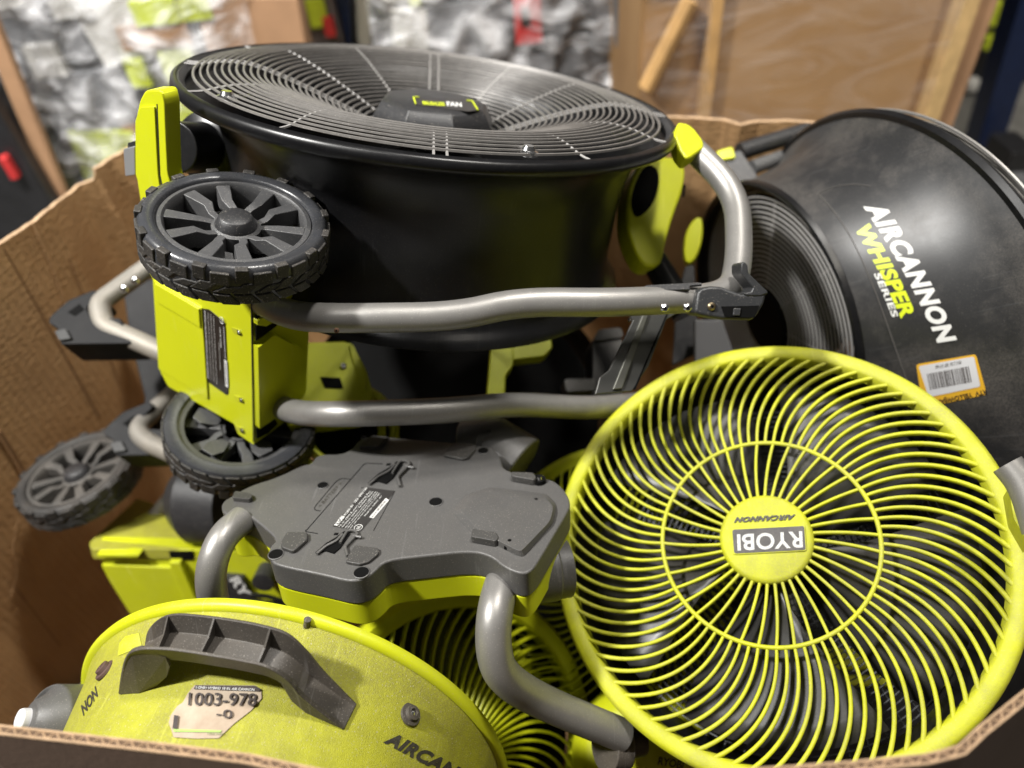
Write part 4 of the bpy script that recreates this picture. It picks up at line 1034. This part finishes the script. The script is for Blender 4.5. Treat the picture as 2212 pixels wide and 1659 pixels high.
M = frame(V(1000, 860, 1.30), N(.1, .5, .9), N(1, 0, 0))
bd = thing('drum_fan', 'plain black drum added as dark filling in the middle of the pile under silver tubes', 'drum fan', M)  # dark shape added to fill the void under the tubes
v, f = lathe([(.27, 0), (.275, -.01), (.27, -.02), (.25, -.05), (.25, -.28)], 90); obj('drum', v, f, BLACK, bd, smooth=50)
v, f = lathe([(0, .005), (.06, .0), (.25, -.04)], 40); obj('mouth_shade_disc', v, f, VOID, bd)  # flat black disc, puts the shade inside the drum into colour

gm = thing('grey_fan_base', 'grey plastic rounded fan part lying behind the upturned grey base', 'fan part', Matrix.Translation(V(1080, 960, 1.0)))
v, f = tube([V(1010, 985, 1.0), V(1075, 975, .99), V(1125, 1010, .98)], [.05, .045, .045], seg=36); obj('body', v, f, GREY, gm, world=True, bevel=.004)
M = frame(V(1060, 962, .95), N(.2, .5, .85), N(1, 0, 0)); v, f = lathe([(.020, 0), (.020, .003), (.012, .003), (.012, -.004), (0, -.004)], 30); obj('boss', [M @ q for q in v], f, DGREY, gm, world=True)
slab('lime_tab', Plane(V(1130, 965, 1.02), N(0, .3, 1)), roundc([(1116, 955), (1150, 952), (1146, 968), (1132, 985), (1122, 980)], 3, 2), 0, -.01, LIME, gm, bevel=.002)

M = frame(V(1350, 1255, 1.12), N(.15, .25, .95), N(1, 0, 0))
lf = thing('fan', 'lime ring fan almost hidden underneath the big spiral-grille fan', 'fan', M)
v, f = lathe([(.185, -.01), (.188, .002), (.2, .006), (.208, 0), (.208, -.03)], 120); obj('ring_frame', v, f, LIME, lf, smooth=50)
mb = MB()
for k in range(70):
    a = 2 * PI * k / 70; v, f = tube([Vector((r * math.cos(a - R(24) * (r / .19) ** 2), r * math.sin(a - R(24) * (r / .19) ** 2), .01 - .25 * r * r)) for r in [.04 + .15 * i / 9 for i in range(10)]], .0018, seg=5); mb.add(v, f)
mb.out('spiral_grille', LIME, lf)
v, f = lathe([(0, .02), (.04, .018), (.042, 0)], 30); obj('hub_disc', v, f, LIME, lf)
v, f = lathe([(.19, -.02), (.17, -.1), (0, -.11)], 60); obj('back_shell', v, f, BLACK, lf)

M = frame(V(1840, 1330, 1.10), N(-.1, .35, .9), N(1, 0, 0))
rf = thing('grille_backing', 'added black block darkening the gaps behind the big spiral grille, with lime and grey panels', 'fan part', M)
mb = MB(); mb.box((.0, .0, -.05), (.66, .70, .08)); mb.out('body', BLACK, rf, bevel=.01)  # oversized black block added to keep the gaps of the grille dark
for x, y, sx, sy, m_ in ((-.05, -.06, .16, .03, LIMEC), (.11, .075, .07, .045, LIMEC), (.10, .03, .09, .03, PAPER), (-.10, .02, .05, .05, SILV), (.02, -.09, .2, .015, LIME)):
    mb = MB(); mb.box((x, y, -.012), (sx, sy, .02)); mb.out('panel', m_, rf, bevel=.004)

gd = thing('pedestal_fan', 'grey rounded fan head standing against the box behind the lower wheel', 'fan head', Matrix.Translation(V(470, 1080, 1.2)))
v, f = tube([V(425, 1080, 1.25), V(440, 1080, 1.24), V(520, 1085, 1.22)], [.062, .075, .072], seg=40); obj('body', v, f, DGREY, gd, world=True, bevel=.006)

sm = thing('black_fan_part', 'small black and grey plastic part standing between the frame tubes', 'fan part', Matrix.Translation(V(1330, 770, 1.22)))
pl = Plane(V(1330, 770, 1.2), N(.1, .3, 1))
slab('body', pl, roundc([(1280, 735), (1345, 730), (1345, 860), (1280, 860)], 8, 3), 0, -.06, BLACK, sm, bevel=.006)
slab('cap', pl, roundc([(1290, 715), (1340, 710), (1346, 732), (1280, 740)], 8, 3), .008, -.06, GREY, sm, bevel=.006)
slab('pad', pl, roundc([(1216, 822), (1285, 820), (1282, 846), (1222, 850)], 8, 3), .008, -.03, GREY, sm, bevel=.006)

M = frame(V(1395, 1660, .93), N(-.1, .3, .95), N(1, 0, 0))
bl = thing('drum_fan', 'bright lime lettered drum side peeking out below the brown-grey pivot at the bottom edge', 'drum fan', M)
v, f = lathe([(.001, .0), (.07, -.004), (.09, -.02), (.095, -.08)], 60); obj('drum', v, f, LIMEC, bl, smooth=50)
P_ = Plane(V(1395, 1660, .925), N(-.1, .3, .95))
text('lettering', 'RYOBI', P_, (1420, 1652), (1475, 1662), (1424, 1634), PGREY, bl, h=.006, bold=.04)

# ================================================================== BACKGROUND
def GY(px, py, Y):
    r = RAY(px, py); t = Y / r.y; return CAMLOC + r * t
def bbox_px(x0, x1, y0, y1, Y, dep):
    a = GY(x0, (y0 + y1) / 2, Y); b = GY(x1, (y0 + y1) / 2, Y); t = GY((x0 + x1) / 2, y0, Y); u = GY((x0 + x1) / 2, y1, Y)
    return a.x, b.x, Y, Y + dep, u.z, t.z
def mbox(mb, x0, x1, y0, y1, z0, z1): mb.box(((x0 + x1) / 2, (y0 + y1) / 2, (z0 + z1) / 2), (x1 - x0, y1 - y0, z1 - z0)); return mb
WRAP = bpy.data.materials.new('stretch_wrap'); WRAP.use_nodes = True
nt = WRAP.node_tree; b = nt.nodes['Principled BSDF']; b.inputs['Base Color'].default_value = (.85, .85, .87, 1); b.inputs['Roughness'].default_value = .16
tc = nt.nodes.new('ShaderNodeTexCoord'); mp = nt.nodes.new('ShaderNodeMapping'); mp.inputs['Scale'].default_value = (1.2, 1.2, 3); nz = nt.nodes.new('ShaderNodeTexNoise'); nz.inputs['Scale'].default_value = 3.2; nz.inputs['Detail'].default_value = 3; nz.inputs['Distortion'].default_value = 1.5
bp = nt.nodes.new('ShaderNodeBump'); bp.inputs['Strength'].default_value = 1; bp.inputs['Distance'].default_value = .05
nt.links.new(tc.outputs['Object'], mp.inputs[0]); nt.links.new(mp.outputs[0], nz.inputs['Vector']); nt.links.new(nz.outputs['Fac'], bp.inputs['Height']); nt.links.new(bp.outputs[0], b.inputs['Normal'])
tr = nt.nodes.new('ShaderNodeBsdfTransparent'); mx = nt.nodes.new('ShaderNodeMixShader'); mr = nt.nodes.new('ShaderNodeMapRange'); mr.inputs[1].default_value = .4; mr.inputs[2].default_value = .62; mr.inputs[3].default_value = .10; mr.inputs[4].default_value = .55
nt.links.new(nz.outputs['Fac'], mr.inputs[0]); nt.links.new(mr.outputs[0], mx.inputs[0]); nt.links.new(tr.outputs[0], mx.inputs[1]); nt.links.new(b.outputs[0], mx.inputs[2]); nt.links.new(mx.outputs[0], nt.nodes['Material Output'].inputs[0])
C_GREY = mat('bg_grey', (.16, .165, .175), .4, noise=.4, nscale=20); C_DK = mat('bg_black', (.02, .02, .022), .4, noise=.3); C_WH = mat('bg_white', (.55, .54, .51), .5, noise=.2, nscale=10)
C_LM = mat('bg_lime', (.50, .58, .03), .5, noise=.2); C_BR = mat('bg_card', (.38, .22, .12), .7, noise=.25, nscale=6); C_RD = mat('bg_red', (.5, .03, .03), .5); C_WD = mat('bg_wood', (.55, .33, .13), .6, noise=.25, nscale=14)
C_BL = mat('rack_blue', (.006, .015, .055), .4, noise=.2); C_CR = mat('bg_cream', (.55, .50, .40), .5)
def pallet_load(label, x0, x1, Y, z1, dep, n, cols, seed, extra=()):
    a = GY(x0, 250, Y).x; c = GY(x1, 250, Y).x; rnd = random.Random(seed)
    t = thing('wrapped_pallet', label, 'pallet load', Matrix.Translation(((a + c) / 2, Y, 0)))
    mb = MB()
    for k in range(3): mbox(mb, a, c, Y + .02 + k * (dep - .12) / 2, Y + .12 + k * (dep - .12) / 2, .0, .1)
    for k in range(6): xx = a + (c - a) * k / 6; mbox(mb, xx, xx + (c - a) / 8, Y, Y + dep, .1, .125)
    mb.out('pallet', C_WD, t, world=True, smooth=0)
    mb = MB(); mbox(mb, a + .05, c - .05, Y + .06, Y + dep, .13, z1 - .04); mb.out('load', C_DK, t, world=True, smooth=0)
    groups = {}
    z = .13
    while z < z1 - .05:
        x = a + .02; hh = rnd.uniform(.10, .24)
        while x < c - .05:
            w = rnd.uniform(.10, .34); m = rnd.choice(cols); q = MB(); q.box((x + w / 2, Y + .04 + rnd.uniform(-.02, .02), z + hh / 2), (w * .92, .09, hh * .93), None if False else Matrix.Translation((x, Y, z)) @ Matrix.Rotation(rnd.uniform(-.15, .15), 4, 'Y') @ Matrix.Translation((-x, -Y, -z))); q.out('carton', m, t, world=True, smooth=0, bevel=.004)
            x += w
        z += hh
    for (px0, px1, py0, py1, m) in extra:
        q = MB(); mbox(q, *bbox_px(px0, px1, py0, py1, Y - .03, .05)); q.out('carton', m, t, world=True, smooth=0)
    # crumpled film skin
    v = []; f = []; nx, nzv = 60, 50
    for i in range(nx + 1):
        for j in range(nzv + 1):
            x = a - .02 + (c - a + .04) * i / nx; zz_ = .08 + (z1 - .04) * j / nzv
            v.append((x, Y - .055 + .018 * math.sin(j * .9 + math.sin(i * .5) * 2) + rnd.uniform(-.002, .002), zz_))
    for i in range(nx):
        for j in range(nzv): q = i * (nzv + 1) + j; f.append((q, q + 1, q + nzv + 2, q + nzv + 1))
    obj('stretch_film', v, f, WRAP, t, world=True, smooth=180)
    return t
pallet_load('plastic-wrapped pallet with grey, white and lime goods behind the box at the left', 80, 600, 2.25, 1.5, .9, 0, [C_GREY, C_GREY, C_GREY, C_DK, C_WH, C_GREY, C_LM, C_BR], 3,
            [(285, 385, 0, 62, C_LM), (385, 455, 0, 45, C_LM), (255, 410, 55, 105, C_BR), (350, 425, 110, 180, C_LM), (275, 318, 130, 190, C_LM), (110, 190, 0, 40, C_WH), (60, 130, 100, 170, C_WH), (340, 470, 205, 270, C_LM)])
pallet_load('plastic-wrapped pallet of dark goods with a red label behind the big fan', 855, 1345, 2.45, 1.4, .9, 0, [C_GREY, C_DK, C_DK, C_GREY, C_WH, C_GREY, C_CR], 9,
            [(1112, 1170, 0, 95, C_RD), (1126, 1146, 15, 60, C_WH), (885, 908, 0, 14, C_LM)])
def post(name, label, cat, poly, Y, dep, m, extra=None):
    """upright between two image points; poly = (x at y0, x at y1, y0, y1, width px)"""
    x0, x1, y0, y1, w = poly
    a = GY(x0, y0, Y); b = GY(x1, y1, Y); ww = (GY(x0 + w, y0, Y) - a).x
    d = (a - b).normalized(); top = a + d * .5; bot = b - d * max(0, b.z / max(d.z, .2))
    mb = MB(); 
    v = [Vector((p.x + s * ww / 2 + 0, p.y + t, p.z)) for p in (bot, top) for s in (-1, 1) for t in (0, dep)]
    mb.add(v, [(0, 1, 3, 2), (4, 6, 7, 5), (0, 4, 5, 1), (2, 3, 7, 6), (0, 2, 6, 4), (1, 5, 7, 3)])
    o = mb.out(name, m, None, smooth=0, bevel=.004)
    return tag(o, label, cat) if label else o
post('rack_post', 'dark blue perforated steel rack post behind the left part of the big fan rim', 'rack post', (738, 742, 0, 80, 34), 2.75, .08, C_BL)
post('white_post', 'cream white post just right of the blue rack post at the top', 'post', (783, 786, 0, 80, 30), 2.8, .06, C_CR)
post('black_post', 'thin black post with notched edge between the two pale posts', 'post', (815, 817, 0, 80, 20), 2.85, .05, C_DK)
post('grey_pole', 'grey pipe standing left of the wooden crate', 'pole', (1345, 1350, 0, 180, 30), 2.3, .06, C_GREY)
post('corner_board', 'brown cardboard corner board leaning at the far left edge', 'corner board', (-12, 120, 90, 410, 40), 2.1, .03, C_BR)
t = thing('black_bin', 'black bin in the shadow at the far left edge', 'bin', Matrix.Translation(GY(20, 350, 2.0)))
mb = MB(); mbox(mb, -1.95, GY(60, 350, 2.05).x, 2.05, 2.6, 0, GY(10, 200, 2.05).z); mb.out('body', C_DK, t, world=True, bevel=.01)
mb = MB(); mbox(mb, *bbox_px(8, 26, 340, 392, 2.02, .03)); mb.out('red_handle', C_RD, t, world=True, bevel=.006)
t = thing('cardboard_stack', 'brown cardboard cartons stacked beside the wrapped pallet, under the top edge', 'carton stack', Matrix.Translation(GY(620, 50, 2.5)))
mb = MB(); mbox(mb, GY(545, 60, 2.5).x, GY(640, 60, 2.5).x, 2.5, 3.0, 0, 1.6); mb.out('carton', mat('bg_tan', (.42, .28, .19), .7, noise=.2), t, world=True, bevel=.01)
mb = MB(); mbox(mb, GY(640, 60, 2.7).x, GY(735, 60, 2.7).x, 2.7, 3.2, 0, 1.6); mb.out('carton', mat('bg_taupe', (.16, .13, .12), .6, noise=.3), t, world=True, bevel=.01)
mb = MB(); mbox(mb, *bbox_px(665, 705, 0, 60, 2.68, .03)); mb.out('carton_label', C_LM, t, world=True)
mb = MB(); mbox(mb, *bbox_px(700, 722, 40, 80, 2.66, .03)); mb.out('carton_label', C_RD, t, world=True)

# wooden-framed crate
CRB = mat('crate_board', (.34, .20, .085), .7, col2=(.27, .15, .06), nscale=2.5, rvar=.1)
t = thing('wooden_crate', 'large brown board crate with light wooden uprights at the upper right', 'crate', Matrix.Translation(GY(1800, 260, 1.95)))
Yc = 1.95
xa = GY(1385, 150, Yc).x; xb = GY(1530, 150, Yc).x; xr = GY(2035, 150, Yc).x
mb = MB(); mbox(mb, xa, xr, Yc + .03, Yc + .9, .1, 1.6); mb.out('board_panel', CRB, t, world=True, smooth=0)
mb = MB(); mbox(mb, xb + .02, xr - .05, Yc + .018, Yc + .03, .1, 1.02); mb.out('board_panel', CRB, t, world=True, smooth=0)
mb = MB(); mbox(mb, xb - .012, xb + .018, Yc - .012, Yc + .03, 0, 1.6); mb.out('upright', C_WD, t, world=True, bevel=.003)
mb = MB(); mbox(mb, xr - .015, xr + .03, Yc - .02, Yc + .04, 0, 1.6); mb.out('upright', mat('bg_wood_light', (.62, .42, .19), .6, noise=.2), t, world=True, bevel=.003)
mb = MB(); mbox(mb, xr + .031, xr + .09, Yc + .0, Yc + .5, 0, 1.6); mb.out('side_panel', C_BR, t, world=True, bevel=.003)
v, f = tube([GY(1490, 0, Yc - .01), GY(1395, 190, Yc - .01)], .022, seg=8); obj('diagonal_brace', v, f, C_WD, t, world=True)
mb = MB(); mbox(mb, xa, xr, Yc + .0, Yc + .028, 1.03, 1.6); mb.out('top_band', mat('bg_band', (.30, .22, .17), .4, noise=.3), t, world=True)
v = []; f = []; rnd = random.Random(12)
for i in range(31):
    for j in range(31): v.append((xa + (xr - xa) * i / 30, Yc - .015 + .005 * math.sin(i * .7 + j * .2) + rnd.uniform(-.0005, .0005), .3 + .043 * j))
for i in range(30):
    for j in range(30): q = i * 31 + j; f.append((q, q + 1, q + 32, q + 31))
WR2 = WRAP.copy(); WR2.name = 'thin_film'
for nn_ in WR2.node_tree.nodes:
    if nn_.type == 'MAP_RANGE': nn_.inputs[3].default_value = .02; nn_.inputs[4].default_value = .10
    if nn_.type == 'BUMP': nn_.inputs['Distance'].default_value = .02
obj('stretch_film', v, f, WR2, t, world=True, smooth=180)
# far right
post('rack_post', 'dark blue rack post at the far right edge', 'rack post', (2225, 2128, 40, 350, 62), 2.6, .1, C_BL)
t = thing('goods_rack', 'dark shelf load with lime goods behind the right-hand blue post', 'shelf load', Matrix.Translation((2.2, 3.2, 0)))
mb = MB(); mbox(mb, 1.35, 4.2, 3.3, 4.0, 0, 1.8); mb.out('load', C_DK, t, world=True)
for q, m_ in (((2120, 2170, 10, 60), C_LM), ((2130, 2160, 80, 110), C_LM), ((2095, 2125, 180, 200), C_WH), ((2060, 2110, 215, 260), mat('bg_olive', (.12, .15, .02), .6)), ((2170, 2200, 200, 220), C_GREY), ((2150, 2175, 300, 320), C_LM), ((2000, 2060, 150, 250), C_GREY)):
    mb = MB(); mbox(mb, *bbox_px(*q, 3.2, .08)); mb.out('carton', m_, t, world=True, bevel=.01)
t = thing('hand_truck', 'grey wheeled hand truck corner on the concrete floor at the right edge', 'hand truck', Matrix.Translation(G(2165, 425, 0)))
g0 = G(2165, 425, 0)
v, f = tube([g0 + Vector((-.03, 0, .06)), g0 + Vector((.03, 0, .06))], .06, seg=24); obj('wheel', v, f, C_GREY, t, world=True, bevel=.008)
mb = MB(); mbox(mb, g0.x - .05, g0.x + .05, g0.y - .02, g0.y + .14, .08, .2); mb.out('fork', C_DK, t, world=True, bevel=.01)
o = MB(); mbox(o, g0.x + .05, g0.x + .8, g0.y + .15, g0.y + .3, 0, .06); tag(o.out('wood_plank', mat('bg_plank', (.30, .18, .10), .6), None, bevel=.004), 'short brown wooden plank on the floor at the right edge', 'plank')
